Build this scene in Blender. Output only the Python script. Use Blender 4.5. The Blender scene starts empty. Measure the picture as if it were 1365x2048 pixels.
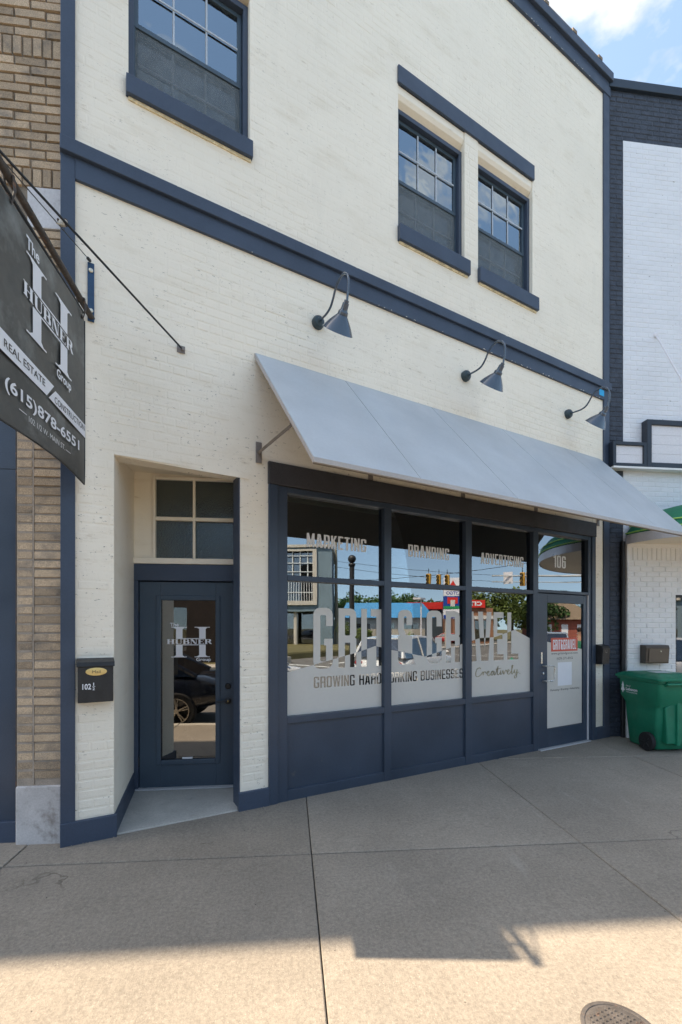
import bpy, bmesh, math, random
from mathutils import Matrix, Vector
random.seed(7)
R = math.radians
sc = bpy.context.scene
COL = sc.collection

# ------------------------------------------------------------------ camera, sky, sun, exposure
EYE = 1.64
cam = bpy.data.cameras.new('camera'); camo = bpy.data.objects.new('camera', cam); COL.objects.link(camo)
cam.sensor_fit = 'HORIZONTAL'; cam.sensor_width = 36.0; cam.lens = 930.0 / 1365.0 * 36.0
cam.shift_x = 0.0; cam.shift_y = 233.0 / 1365.0; cam.clip_start = 0.05; cam.clip_end = 2000
YAW = R(-6.38)
camo.location = (0, 0, EYE); camo.rotation_euler = (R(90), 0, YAW)
sc.camera = camo

TO_SUN = Vector((-.664, .077, 1.0)).normalized()
sun = bpy.data.lights.new('sun', 'SUN'); suno = bpy.data.objects.new('sun', sun); COL.objects.link(suno)
sun.energy = 2.0; sun.angle = R(0.5); sun.color = (1.0, 0.84, 0.64)
suno.rotation_euler = TO_SUN.to_track_quat('Z', 'Y').to_euler(); suno.location = (-10, 3, 30)

wd = bpy.data.worlds.new('World'); sc.world = wd; wd.use_nodes = True
nt = wd.node_tree; N_ = nt.nodes; L_ = nt.links; N_.clear()
out = N_.new('ShaderNodeOutputWorld'); bg = N_.new('ShaderNodeBackground')
sky = N_.new('ShaderNodeTexSky'); sky.sky_type = 'NISHITA'; sky.sun_disc = False
sky.sun_elevation = math.asin(TO_SUN.z); sky.sun_rotation = math.atan2(TO_SUN.x, TO_SUN.y)
sky.air_density = 1.0; sky.dust_density = 1.2; sky.ozone_density = .7
tc = N_.new('ShaderNodeTexCoord'); sx = N_.new('ShaderNodeSeparateXYZ')
L_.new(tc.outputs['Generated'], sx.inputs[0])
lift = N_.new('ShaderNodeVectorMath'); lift.operation = 'ADD'; lift.inputs[1].default_value = (0, 0, .13)
L_.new(tc.outputs['Generated'], lift.inputs[0])
lnorm = N_.new('ShaderNodeVectorMath'); lnorm.operation = 'NORMALIZE'; L_.new(lift.outputs[0], lnorm.inputs[0]); L_.new(lnorm.outputs[0], sky.inputs['Vector'])
tint = N_.new('ShaderNodeMix'); tint.data_type = 'RGBA'; tint.blend_type = 'MULTIPLY'; tint.inputs[0].default_value = 1.0
L_.new(sky.outputs[0], tint.inputs[6]); tint.inputs[7].default_value = (.70, .665, .57, 1)
def wmath(op, a, b=None, c=None):
    n = N_.new('ShaderNodeMath'); n.operation = op
    for i, v in enumerate((a, b, c)):
        if v is None: continue
        if isinstance(v, (int, float)): n.inputs[i].default_value = v
        else: L_.new(v, n.inputs[i])
    return n.outputs[0]
zc = wmath('MAXIMUM', sx.outputs[2], 0.06)
pxn = wmath('DIVIDE', sx.outputs[0], zc); pyn = wmath('DIVIDE', sx.outputs[1], zc)
cb = N_.new('ShaderNodeCombineXYZ'); L_.new(pxn, cb.inputs[0]); L_.new(pyn, cb.inputs[1])
def wnoise(scale, detail=8, rough=0.55):
    n = N_.new('ShaderNodeTexNoise'); n.inputs['Scale'].default_value = scale
    n.inputs['Detail'].default_value = detail; n.inputs['Roughness'].default_value = rough
    L_.new(cb.outputs[0], n.inputs['Vector']); return n.outputs['Fac']
nz = wnoise(9.0); nb = wnoise(2.6, 6)
dx = wmath('MULTIPLY', wmath('SUBTRACT', pxn, 0.475), 7.2)
dy = wmath('MULTIPLY', wmath('SUBTRACT', pyn, 0.672), 12.0)
dist = wmath('SQRT', wmath('ADD', wmath('MULTIPLY', dx, dx), wmath('MULTIPLY', dy, dy)))
near = wmath('SUBTRACT', 1.0, dist)
m1 = wmath('MULTIPLY_ADD', wmath('SUBTRACT', nz, 0.5), 1.9, near)
hi = wmath('MINIMUM', wmath('MAXIMUM', wmath('MULTIPLY', wmath('SUBTRACT', sx.outputs[2], .42), 6.0), 0.0), 1.0)
m2 = wmath('MULTIPLY', wmath('MULTIPLY', wmath('SUBTRACT', nb, 0.53), 4.5), hi)
msk = N_.new('ShaderNodeClamp'); L_.new(wmath('MULTIPLY', wmath('MAXIMUM', m1, m2), 2.2), msk.inputs[0])
shd = wnoise(14.0, 5)
cr = N_.new('ShaderNodeValToRGB'); L_.new(shd, cr.inputs[0])
cr.color_ramp.elements[0].position = 0.38; cr.color_ramp.elements[0].color = (1.25, 1.32, 1.45, 1)
cr.color_ramp.elements[1].position = 0.60; cr.color_ramp.elements[1].color = (1.75, 1.75, 1.75, 1)
mx = N_.new('ShaderNodeMix'); mx.data_type = 'RGBA'
L_.new(msk.outputs[0], mx.inputs[0]); L_.new(tint.outputs[2], mx.inputs[6]); L_.new(cr.outputs[0], mx.inputs[7])
L_.new(mx.outputs[2], bg.inputs[0]); bg.inputs[1].default_value = 0.115; L_.new(bg.outputs[0], out.inputs[0])

sc.view_settings.view_transform = 'Standard'; sc.view_settings.look = 'None'
sc.view_settings.gamma = 1.0; sc.view_settings.use_curve_mapping = False
sc.view_settings.exposure = 2.62
sc.render.engine = 'CYCLES'
try:
    sc.cycles.use_denoising = True; sc.cycles.denoiser = 'OPENIMAGEDENOISE'
    sc.cycles.max_bounces = 10; sc.cycles.transparent_max_bounces = 16
    sc.cycles.sample_clamp_indirect = 6.0
    sc.cycles.caustics_reflective = False; sc.cycles.caustics_refractive = False
except Exception: pass

# ------------------------------------------------------------------ frames
TH = R(23.4715)
O_ = Vector((-1.6276, 3.7484, 0.0))
MW = Matrix.Identity(4)
MF = Matrix.Translation(O_) @ Matrix.Rotation(TH, 4, 'Z')      # facade: x along wall, y into wall, z up

def gz(x, y):                                                  # sidewalk height
    return .03 * y - .012 * x - .1335

# ------------------------------------------------------------------ materials
MATS = {}
def new_mat(name):
    m = bpy.data.materials.new(name); m.use_nodes = True
    t = m.node_tree; t.nodes.clear()
    o = t.nodes.new('ShaderNodeOutputMaterial')
    return m, t, o
class NT:
    def __init__(s, t): s.t = t
    def n(s, k, **kw):
        n = s.t.nodes.new(k)
        for a, b in kw.items(): setattr(n, a, b)
        return n
    def l(s, a, b): s.t.links.new(a, b)
    def pos(s, scale=(1, 1, 1), rot=0):
        g = s.n('ShaderNodeNewGeometry'); mp = s.n('ShaderNodeMapping')
        mp.inputs['Scale'].default_value = scale; mp.inputs['Rotation'].default_value = (0, 0, rot)
        s.l(g.outputs['Position'], mp.inputs['Vector']); return mp.outputs[0]
    def noise(s, vec, scale, detail=4, rough=.55):
        n = s.n('ShaderNodeTexNoise'); n.inputs['Scale'].default_value = scale
        n.inputs['Detail'].default_value = detail; n.inputs['Roughness'].default_value = rough
        s.l(vec, n.inputs['Vector']); return n.outputs['Fac']
    def ramp(s, f, stops):
        r = s.n('ShaderNodeValToRGB'); s.l(f, r.inputs[0]); e = r.color_ramp.elements
        while len(e) < len(stops): e.new(.5)
        for i, (p, c) in enumerate(stops):
            e[i].position = p
            e[i].color = (c, c, c, 1) if isinstance(c, (int, float)) else (*c, 1)
        return r.outputs[0]
    def mix(s, f, a, b, mode='MIX'):
        m = s.n('ShaderNodeMix', data_type='RGBA', blend_type=mode)
        for i, v in ((0, f), (6, a), (7, b)):
            if isinstance(v, (int, float)): m.inputs[i].default_value = v
            elif isinstance(v, tuple): m.inputs[i].default_value = (*v, 1)
            else: s.l(v, m.inputs[i])
        return m.outputs[2]
    def math(s, op, a, b=0.0):
        m = s.n('ShaderNodeMath', operation=op)
        for i, v in ((0, a), (1, b)):
            if isinstance(v, (int, float)): m.inputs[i].default_value = v
            else: s.l(v, m.inputs[i])
        return m.outputs[0]

def mat(name, col, rough=.6, var=.10, vs=1.6, fine=.06, fs=60, bump=.15, bs=60, bd=.002, metal=0.0, spec=.4,
        spots=None, dirt_or_sheen=None, perobj=0.0, coat=0.0, squash=(1, 1, 1)):
    if name in MATS: return MATS[name]
    m, t, o = new_mat(name); k = NT(t)
    p = k.pos(squash)
    c = k.mix(1.0, col, k.ramp(k.noise(p, vs, 5), [(.3, 1 - var), (.7, 1 + var)]), 'MULTIPLY')
    if fine: c = k.mix(1.0, c, k.ramp(k.noise(p, fs, 3), [(.3, 1 - fine), (.7, 1 + fine)]), 'MULTIPLY')
    if dirt_or_sheen:
        dc, lo, hi, ds = dirt_or_sheen
        c = k.mix(k.ramp(k.noise(p, ds, 6, .65), [(lo, 0.0), (hi, 1.0)]), c, dc)
    if spots:
        scol, lo, ss = spots
        c = k.mix(k.ramp(k.noise(p, ss, 2), [(lo, 0.0), (lo + .03, 1.0)]), c, scol)
    if perobj:
        oi = k.n('ShaderNodeObjectInfo')
        c = k.mix(1.0, c, k.ramp(oi.outputs['Random'], [(0, 1 - perobj), (1, 1 + perobj)]), 'MULTIPLY')
    b = k.n('ShaderNodeBsdfPrincipled'); k.l(c, b.inputs['Base Color'])
    rr = k.ramp(k.noise(p, vs * 2.3, 3), [(.3, max(0, rough - .08)), (.7, min(1, rough + .08))])
    k.l(rr, b.inputs['Roughness'])
    b.inputs['Metallic'].default_value = metal; b.inputs['Specular IOR Level'].default_value = spec
    b.inputs['Coat Weight'].default_value = coat
    if bump:
        bp = k.n('ShaderNodeBump'); bp.inputs['Strength'].default_value = bump; bp.inputs['Distance'].default_value = bd
        k.l(k.noise(p, bs, 4), bp.inputs['Height']); k.l(bp.outputs[0], b.inputs['Normal'])
    k.l(b.outputs[0], o.inputs[0]); MATS[name] = m; return m

def cream_mat(name='cream_paint', chips=True):
    m, t, o = new_mat(name); k = NT(t)
    p = k.pos(); pr = k.pos((.92, .92, 3.2), -TH)
    c = k.mix(1.0, (.885, .81, .68), k.ramp(k.noise(p, .9, 6), [(.3, .95), (.7, 1.03)]), 'MULTIPLY')
    c = k.mix(k.ramp(k.noise(pr, 2.3, 7, .65), [(.54, 0.0), (.76, .30)]), c, (.62, .52, .36))
    c = k.mix(k.ramp(k.noise(pr, 7.0, 6, .7), [(.61, 0.0), (.76, .55)]), c, (.50, .40, .26))
    c = k.mix(k.ramp(k.noise(k.pos((.5, .5, .12)), 6.0, 5, .6), [(.60, 0.0), (.9, .25)]), c, (.50, .47, .40))
    if chips:
        g = k.n('ShaderNodeNewGeometry'); sp = k.n('ShaderNodeSeparateXYZ'); k.l(g.outputs['Position'], sp.inputs[0])
        lo = k.ramp(k.math('MULTIPLY', sp.outputs[2], .1), [(.28, 1.0), (.62, .35)])
        ch = k.ramp(k.noise(k.pos((1, 1, 2.8)), 19, 4, .8), [(.632, 0.0), (.662, 1.0)])
        gate = k.ramp(k.noise(p, 2.2, 2), [(.36, 0.0), (.52, 1.0)])
        c = k.mix(k.math('MULTIPLY', k.math('MULTIPLY', ch, lo), gate), c, (.12, .09, .06))
    b = k.n('ShaderNodeBsdfPrincipled'); k.l(c, b.inputs['Base Color'])
    b.inputs['Roughness'].default_value = .62; b.inputs['Specular IOR Level'].default_value = .3
    bp = k.n('ShaderNodeBump'); bp.inputs['Strength'].default_value = .55; bp.inputs['Distance'].default_value = .004
    k.l(k.math('ADD', k.noise(p, 26, 5, .6), k.math('MULTIPLY', k.noise(p, 110, 2), .5)), bp.inputs['Height'])
    k.l(bp.outputs[0], b.inputs['Normal']); k.l(b.outputs[0], o.inputs[0]); MATS[name] = m; return m

def concrete_mat():
    m, t, o = new_mat('sidewalk_concrete'); k = NT(t); p = k.pos()
    c = k.mix(1.0, (.275, .240, .196), k.ramp(k.noise(p, .9, 7, .65), [(.3, .82), (.7, 1.12)]), 'MULTIPLY')
    c = k.mix(1.0, c, k.ramp(k.noise(p, 48, 4, .8), [(.25, .66), (.75, 1.32)]), 'MULTIPLY')
    c = k.mix(k.ramp(k.noise(p, 210, 2, .5), [(.62, 0.0), (.70, .75)]), c, (.16, .13, .10))
    c = k.mix(k.ramp(k.noise(p, 170, 2, .5), [(.64, 0.0), (.72, .6)]), c, (.50, .46, .39))
    c = k.mix(k.ramp(k.noise(p, 2.6, 7, .7), [(.55, 0.0), (.80, .45)]), c, (.24, .215, .18))
    c = k.mix(k.ramp(k.noise(k.pos((3, .6, 1)), 1.7, 6, .7), [(.62, 0.0), (.85, .35)]), c, (.55, .52, .46))
    vo = k.n('ShaderNodeTexVoronoi'); vo.inputs['Scale'].default_value = 1.5; k.l(p, vo.inputs['Vector'])
    c = k.mix(k.ramp(vo.outputs['Distance'], [(.012, .85), (.022, 0.0)]), c, (.05, .04, .035))
    ve = k.n('ShaderNodeTexVoronoi'); ve.feature = 'DISTANCE_TO_EDGE'; ve.inputs['Scale'].default_value = .42
    wv = k.n('ShaderNodeVectorMath', operation='ADD'); nn_ = k.n('ShaderNodeTexNoise'); nn_.inputs['Scale'].default_value = 3.0; nn_.inputs['Detail'].default_value = 5
    sc_ = k.n('ShaderNodeVectorMath', operation='SCALE'); sc_.inputs['Scale'].default_value = .5
    k.l(p, nn_.inputs['Vector']); k.l(nn_.outputs['Color'], sc_.inputs[0]); k.l(p, wv.inputs[0]); k.l(sc_.outputs[0], wv.inputs[1]); k.l(wv.outputs[0], ve.inputs['Vector'])
    c = k.mix(k.math('MULTIPLY', k.ramp(ve.outputs['Distance'], [(.0010, 1.0), (.0028, 0.0)]), k.ramp(k.noise(p, 1.1, 2), [(.56, 0.0), (.66, .7)])), c, (.07, .055, .045))
    oi = k.n('ShaderNodeObjectInfo')
    c = k.mix(1.0, c, k.ramp(oi.outputs['Random'], [(0, .87), (1, 1.08)]), 'MULTIPLY')
    b = k.n('ShaderNodeBsdfPrincipled'); k.l(c, b.inputs['Base Color'])
    b.inputs['Roughness'].default_value = .88; b.inputs['Specular IOR Level'].default_value = .25
    bp = k.n('ShaderNodeBump'); bp.inputs['Strength'].default_value = .5; bp.inputs['Distance'].default_value = .004
    k.l(k.math('ADD', k.noise(p, 140, 3, .6), k.noise(k.pos((1, .08, 1)), 60, 2)), bp.inputs['Height'])
    k.l(bp.outputs[0], b.inputs['Normal']); k.l(b.outputs[0], o.inputs[0]); MATS['concrete'] = m; return m

def glass_mat(name, base=.19, ior=1.6, tint=(.55, .60, .60), refl=(.92, .95, 1.0), rough=0.0, wob=.0005, wscale=1.3):
    m, t, o = new_mat(name); k = NT(t)
    tr = k.n('ShaderNodeBsdfTransparent'); tr.inputs[0].default_value = (*tint, 1)
    gl = k.n('ShaderNodeBsdfGlossy'); gl.inputs['Color'].default_value = (*refl, 1); gl.inputs['Roughness'].default_value = rough
    bp = k.n('ShaderNodeBump'); bp.inputs['Strength'].default_value = 1.0; bp.inputs['Distance'].default_value = wob
    k.l(k.noise(k.pos(), wscale, 2), bp.inputs['Height']); k.l(bp.outputs[0], gl.inputs['Normal'])
    fr = k.n('ShaderNodeFresnel'); fr.inputs[0].default_value = ior
    f = k.math('MINIMUM', k.math('ADD', k.math('MULTIPLY', fr.outputs[0], 1 - base), base), 1.0)
    ms = k.n('ShaderNodeMixShader'); k.l(f, ms.inputs[0]); k.l(tr.outputs[0], ms.inputs[1]); k.l(gl.outputs[0], ms.inputs[2])
    k.l(ms.outputs[0], o.inputs[0]); MATS[name] = m; return m

def screen_mat():
    m, t, o = new_mat('insect_screen'); k = NT(t)
    tr = k.n('ShaderNodeBsdfTransparent'); tr.inputs[0].default_value = (1, 1, 1, 1)
    df = k.n('ShaderNodeBsdfDiffuse'); k.l(k.mix(1.0, (.20, .23, .25), k.ramp(k.noise(k.pos((1, 1, .3)), 30, 5, .6), [(.3, .85), (.7, 1.15)]), 'MULTIPLY'), df.inputs[0])
    ms = k.n('ShaderNodeMixShader'); ms.inputs[0].default_value = .46
    k.l(tr.outputs[0], ms.inputs[1]); k.l(df.outputs[0], ms.inputs[2]); k.l(ms.outputs[0], o.inputs[0]); return m

CREAM = cream_mat(); CREAM_S = cream_mat('cream_render', False)
CONC = concrete_mat()
NAVY = mat('navy_trim_paint', (.046, .064, .100), .48, .12, 2.2, .06, 70, .12, 90, .001, spots=((.45, .43, .38), .80, 22))
NAVY2 = mat('slate_storefront_paint', (.043, .060, .090), .36, .16, 1.5, .10, 120, .10, 150, .0006, dirt_or_sheen=((.12, .115, .11), .66, .82, 7))
NAVYD = mat('dark_header_paint', (.050, .048, .052), .55, .18, 3, .18, 90, .2, 120, .001, spots=((.5, .48, .44), .80, 40))
DOORM = mat('slate_door_paint', (.050, .074, .104), .45, .10, 1.5, .05, 80, .08, 200, .0005)
GLASS = glass_mat('storefront_glass')
GLASSD = glass_mat('door_glass', .24, 1.5, (.35, .35, .36), (1, .98, .95))
GLASSU = glass_mat('upper_window_glass', .30, 1.6, (.80, .84, .86), (.80, .92, 1.0), 0.0, .004, 3.0)
GLASSO = glass_mat('wired_obscure_glass', .13, 1.45, (.30, .36, .36), (.8, .92, .95), .25, .003, 60)
CARGL = glass_mat('car_glass', .18, 1.5, (.12, .13, .14), (.9, .95, 1.0))
SCREEN = screen_mat()
FILM = mat('frosted_film', (.62, .59, .54), .5, .03, .8, .015, 30, .05, 200, .0003, spec=.3)
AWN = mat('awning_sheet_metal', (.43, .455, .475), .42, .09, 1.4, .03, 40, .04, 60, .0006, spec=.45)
AWNE = mat('awning_edge_metal', (.42, .39, .37), .5)
STEELB = mat('weathered_strut_steel', (.22, .195, .18), .55, .15, 9)
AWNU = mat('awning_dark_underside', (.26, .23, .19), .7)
LAMPM = mat('gloss_slate_enamel', (.040, .062, .094), .16, .05, 5, .02, 30, 0, spec=.6, coat=.5)
LAMPB = mat('teal_black_cast_metal', (.030, .050, .060), .4)
BLACK = mat('black_enamel', (.018, .018, .020), .4, .2, 20)
BLACKR = mat('black_rubber', (.015, .015, .016), .8)
ROD = mat('black_rod_metal', (.022, .024, .028), .45, .2, 20)
RUSTM = mat('rusty_dark_steel', (.060, .050, .044), .6, .3, 14, .2, 90, .4, 90, .002, dirt_or_sheen=((.20, .10, .05), .58, .72, 20))
PLATEB = mat('blue_painted_plate', (.022, .060, .130), .45, .15, 20)
BOLT = mat('galvanised_bolt', (.62, .58, .48), .4, .2, 90, metal=.6)
BRICKT = mat('tan_brick', (.41, .31, .21), .85, .16, 5, .34, 170, .6, 160, .003, spots=((.09, .07, .05), .66, 240),
             dirt_or_sheen=((.15, .13, .11), .48, .72, 5.0), perobj=.28)
MORTAR = mat('grey_mortar', (.30, .255, .21), .9, .2, 9, .2, 150, .5, 120, .003)
MORTARD = mat('dark_mortar', (.19, .155, .12), .9, .2, 9, .2, 150, .5, 120, .003)
BLOCK = mat('pale_cement_block', (.52, .52, .54), .85, .10, 5, .08, 60, .4, 50, .003, dirt_or_sheen=((.28, .26, .26), .60, .75, 8))
PLINTH = mat('stained_concrete_plinth', (.46, .44, .43), .85, .16, 4, .10, 80, .4, 60, .003, dirt_or_sheen=((.22, .19, .17), .54, .72, 6))
WHITEB = mat('white_painted_brick', (.70, .71, .74), .6, .04, 1.5, .03, 60, .4, 40, .003, spots=((.22, .20, .18), .74, 14), squash=(1, 1, 2.5))
WHITEB2 = mat('white_painted_brick_low', (.78, .77, .76), .6, .04, 3, .03, 60, .35, 60, .002)
DARKB = mat('charcoal_painted_brick', (.038, .047, .066), .6, .25, 12, .25, 60, .6, 40, .004)
DARKC = mat('black_coping_metal', (.022, .035, .055), .4)
SIGNP = mat('white_sign_panel', (.70, .68, .70), .5, .03, 2)
SIGNF = mat('charcoal_sign_frame', (.026, .034, .048), .45)
SIGNB = mat('black_sign_board', (.060, .061, .058), .36, .30, 2.2, .1, 30, .1, 30, .001, spec=.5, dirt_or_sheen=((.20, .215, .21), .52, .74, 3.2))  # pale smears and lifted base tone stand in for gloss reflections
VWHITE = mat('white_vinyl', (.80, .80, .83), .45, .03, 3, 0)
VGREY = mat('grey_vinyl', (.72, .72, .72), .5, .03, 3, 0)
VBLACK = mat('black_vinyl', (.03, .03, .03), .5, .03, 3, 0)
RED = mat('orange_red_vinyl', (.62, .11, .07), .5, .03, 3, 0)
ALU = mat('brushed_aluminium', (.62, .62, .60), .3, .08, 6, metal=.9, bump=0)
GREENP = mat('green_cart_plastic', (.012, .18, .10), .42, .14, 5, .05, 80, .12, 120, .001, dirt_or_sheen=((.05, .22, .13), .6, .8, 4))
GREENC = mat('green_canopy_fabric', (.010, .16, .08), .6)
LIME = mat('lime_trim', (.35, .60, .12), .5)
SILVER = mat('silver_fascia', (.68, .68, .72), .35, .06, 2, metal=.3)
GOLD = mat('brass_plate', (.70, .50, .20), .35, .1, 20, metal=.5)
BROWN = mat('bronze_box_paint', (.075, .058, .045), .35, .08, 5)
TREADM = mat('aluminium_threshold', (.45, .45, .46), .4)
FLOORC = mat('recess_floor_cement', (.42, .40, .36), .85, .14, 3, .12, 70, .35, 80, .003, dirt_or_sheen=((.25, .23, .20), .58, .8, 5))
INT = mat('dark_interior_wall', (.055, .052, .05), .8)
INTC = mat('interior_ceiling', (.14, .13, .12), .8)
PALE = mat('pale_head_rail', (.55, .60, .50), .6)
CURT = mat('white_curtain', (.55, .62, .66), .8, .10, 8, .05, 60, .3, 8, .02)
SASHW = mat('white_muntin', (.46, .50, .54), .5)
SASHB = mat('slate_sash_paint', (.055, .085, .115), .45)
ASPH = mat('asphalt', (.15, .14, .125), .9, .15, .5, .3, 60, .4, 90, .004)
ROADP = mat('worn_white_road_paint', (.62, .62, .58), .7, .1, 4)
CURBM = mat('kerb_concrete', (.42, .39, .34), .85, .1, 2, .1, 60)
GRASS = mat('dry_summer_grass', (.15, .13, .055), .9, .3, .7, .3, 20, .6, 30, .05)
IRON = mat('cast_iron_cover', (.11, .098, .09), .55, .25, 14, .15, 90, .3, 120, .001, metal=.3, dirt_or_sheen=((.22, .11, .06), .60, .74, 22))
GRITT = mat('joint_grit', (.06, .052, .045), .95, .3, 40)
TERRA = mat('old_clay_coping', (.22, .17, .12), .8, .3, 14, .2, 60, .4, 40, .003)

# ------------------------------------------------------------------ mesh helpers
def wm(o):
    if o is None: return Matrix.Identity(4)
    return wm(o.parent) @ o.matrix_basis
def tag(o, label=None, cat=None, group=None, kind=None):
    if label: o['label'] = label
    if cat: o['category'] = cat
    if group: o['group'] = group
    if kind: o['kind'] = kind
    return o
def thing(name, loc, label, cat, group=None, rz=0.0):
    o = bpy.data.objects.new(name, None); COL.objects.link(o)
    o.location = loc; o.rotation_euler = (0, 0, rz); o.empty_display_size = .2
    return tag(o, label, cat, group)
class MB:
    def __init__(s, frame=MW): s.v = []; s.f = []; s.m = frame
    def add(s, vs, fs):
        n = len(s.v); s.v += [Vector(v) for v in vs]; s.f += [tuple(n + i for i in f) for f in fs]; return s
    def box(s, x0, x1, y0, y1, z0, z1):
        x0, x1 = sorted((x0, x1)); y0, y1 = sorted((y0, y1)); z0, z1 = sorted((z0, z1))
        return s.add([(x0, y0, z0), (x1, y0, z0), (x1, y1, z0), (x0, y1, z0), (x0, y0, z1), (x1, y0, z1), (x1, y1, z1), (x0, y1, z1)],
                     [(0, 3, 2, 1), (4, 5, 6, 7), (0, 1, 5, 4), (1, 2, 6, 5), (2, 3, 7, 6), (3, 0, 4, 7)])
    def hexa(s, a, b):              # two quads, lower and upper, same winding (ccw from above)
        return s.add(list(a) + list(b), [(3, 2, 1, 0), (4, 5, 6, 7), (0, 1, 5, 4), (1, 2, 6, 5), (2, 3, 7, 6), (3, 0, 4, 7)])
    def prism(s, poly, fn, d0, d1): # poly 2D ccw, fn(u,v,d)->3D
        n = len(poly)
        vs = [fn(u, v, d0) for u, v in poly] + [fn(u, v, d1) for u, v in poly]
        return s.add(vs, [tuple(range(n)), tuple(reversed(range(n, 2 * n)))] + [(i, i + n, (i + 1) % n + n, (i + 1) % n) for i in range(n)])
    def tube(s, pts, r, n=10, cap=True):
        pts = [Vector(p) for p in pts]; rs = r if isinstance(r, (list, tuple)) else [r] * len(pts)
        vs = []; prev = None
        for i, p in enumerate(pts):
            t = (pts[min(i + 1, len(pts) - 1)] - pts[max(i - 1, 0)]).normalized()
            if prev is None:
                a = Vector((0, 0, 1)) if abs(t.z) < .9 else Vector((1, 0, 0))
                u = t.cross(a).normalized()
            else: u = (prev - t * prev.dot(t)).normalized()
            prev = u; w = t.cross(u)
            for j in range(n):
                g = 2 * math.pi * j / n; vs.append(p + (u * math.cos(g) + w * math.sin(g)) * rs[i])
        fs = []
        for i in range(len(pts) - 1):
            for j in range(n):
                a = i * n + j; b = i * n + (j + 1) % n; fs.append((a, b, b + n, a + n))
        if cap: fs += [tuple(reversed(range(n))), tuple(range((len(pts) - 1) * n, len(pts) * n))]
        return s.add(vs, fs)
    def lathe(s, prof, c, ax=(0, 0, 1), n=24, cap=True):   # prof: (radius, height along ax)
        ax = Vector(ax).normalized(); a = Vector((1, 0, 0)) if abs(ax.x) < .9 else Vector((0, 1, 0))
        u = ax.cross(a).normalized(); w = ax.cross(u); c = Vector(c); vs = []
        for r, h in prof:
            for j in range(n):
                g = 2 * math.pi * j / n; vs.append(c + ax * h + (u * math.cos(g) + w * math.sin(g)) * max(r, 1e-4))
        fs = [(i * n + j, i * n + (j + 1) % n, (i + 1) * n + (j + 1) % n, (i + 1) * n + j) for i in range(len(prof) - 1) for j in range(n)]
        if cap: fs += [tuple(reversed(range(n))), tuple(range((len(prof) - 1) * n, len(prof) * n))]
        return s.add(vs, fs)
    def ball(s, c, r, n=12, sc_=(1, 1, 1)):
        vs = []; fs = []; m = n // 2
        for i in range(m + 1):
            ph = math.pi * i / m
            for j in range(n):
                g = 2 * math.pi * j / n
                vs.append((c[0] + r * sc_[0] * math.sin(ph) * math.cos(g), c[1] + r * sc_[1] * math.sin(ph) * math.sin(g), c[2] - r * sc_[2] * math.cos(ph)))
        for i in range(m):
            for j in range(n): fs.append((i * n + j, i * n + (j + 1) % n, (i + 1) * n + (j + 1) % n, (i + 1) * n + j))
        return s.add(vs, fs)
    def build(s, name, m, parent=None, label=None, kind=None, smooth=False, bevel=0, origin=None, cat=None, group=None, subsurf=0, weld=False):
        me = bpy.data.meshes.new(name); o = bpy.data.objects.new(name, me); COL.objects.link(o)
        if parent is not None: o.parent = parent
        elif origin is not None: o.location = origin
        inv = wm(o).inverted() @ s.m
        me.from_pydata([inv @ v for v in s.v], [], s.f); me.update()
        bm = bmesh.new(); bm.from_mesh(me)
        if weld: bmesh.ops.remove_doubles(bm, verts=bm.verts, dist=1e-4)
        bmesh.ops.recalc_face_normals(bm, faces=bm.faces); bm.to_mesh(me); bm.free()
        me.materials.append(m)
        if smooth:
            for p in me.polygons: p.use_smooth = True
            if smooth != 'all':
                try: me.set_sharp_from_angle(angle=R(38))
                except Exception: pass
        if bevel:
            b = o.modifiers.new('edge', 'BEVEL'); b.width = bevel; b.segments = 2; b.limit_method = 'ANGLE'; b.angle_limit = R(40)
        if subsurf:
            b = o.modifiers.new('sub', 'SUBSURF'); b.levels = b.render_levels = subsurf
        return tag(o, label, cat, group, kind)

def quick(name, m, parent, boxes, frame=MW, **kw):
    b = MB(frame)
    for q in boxes: b.box(*q)
    return b.build(name, m, parent, **kw)

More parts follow.
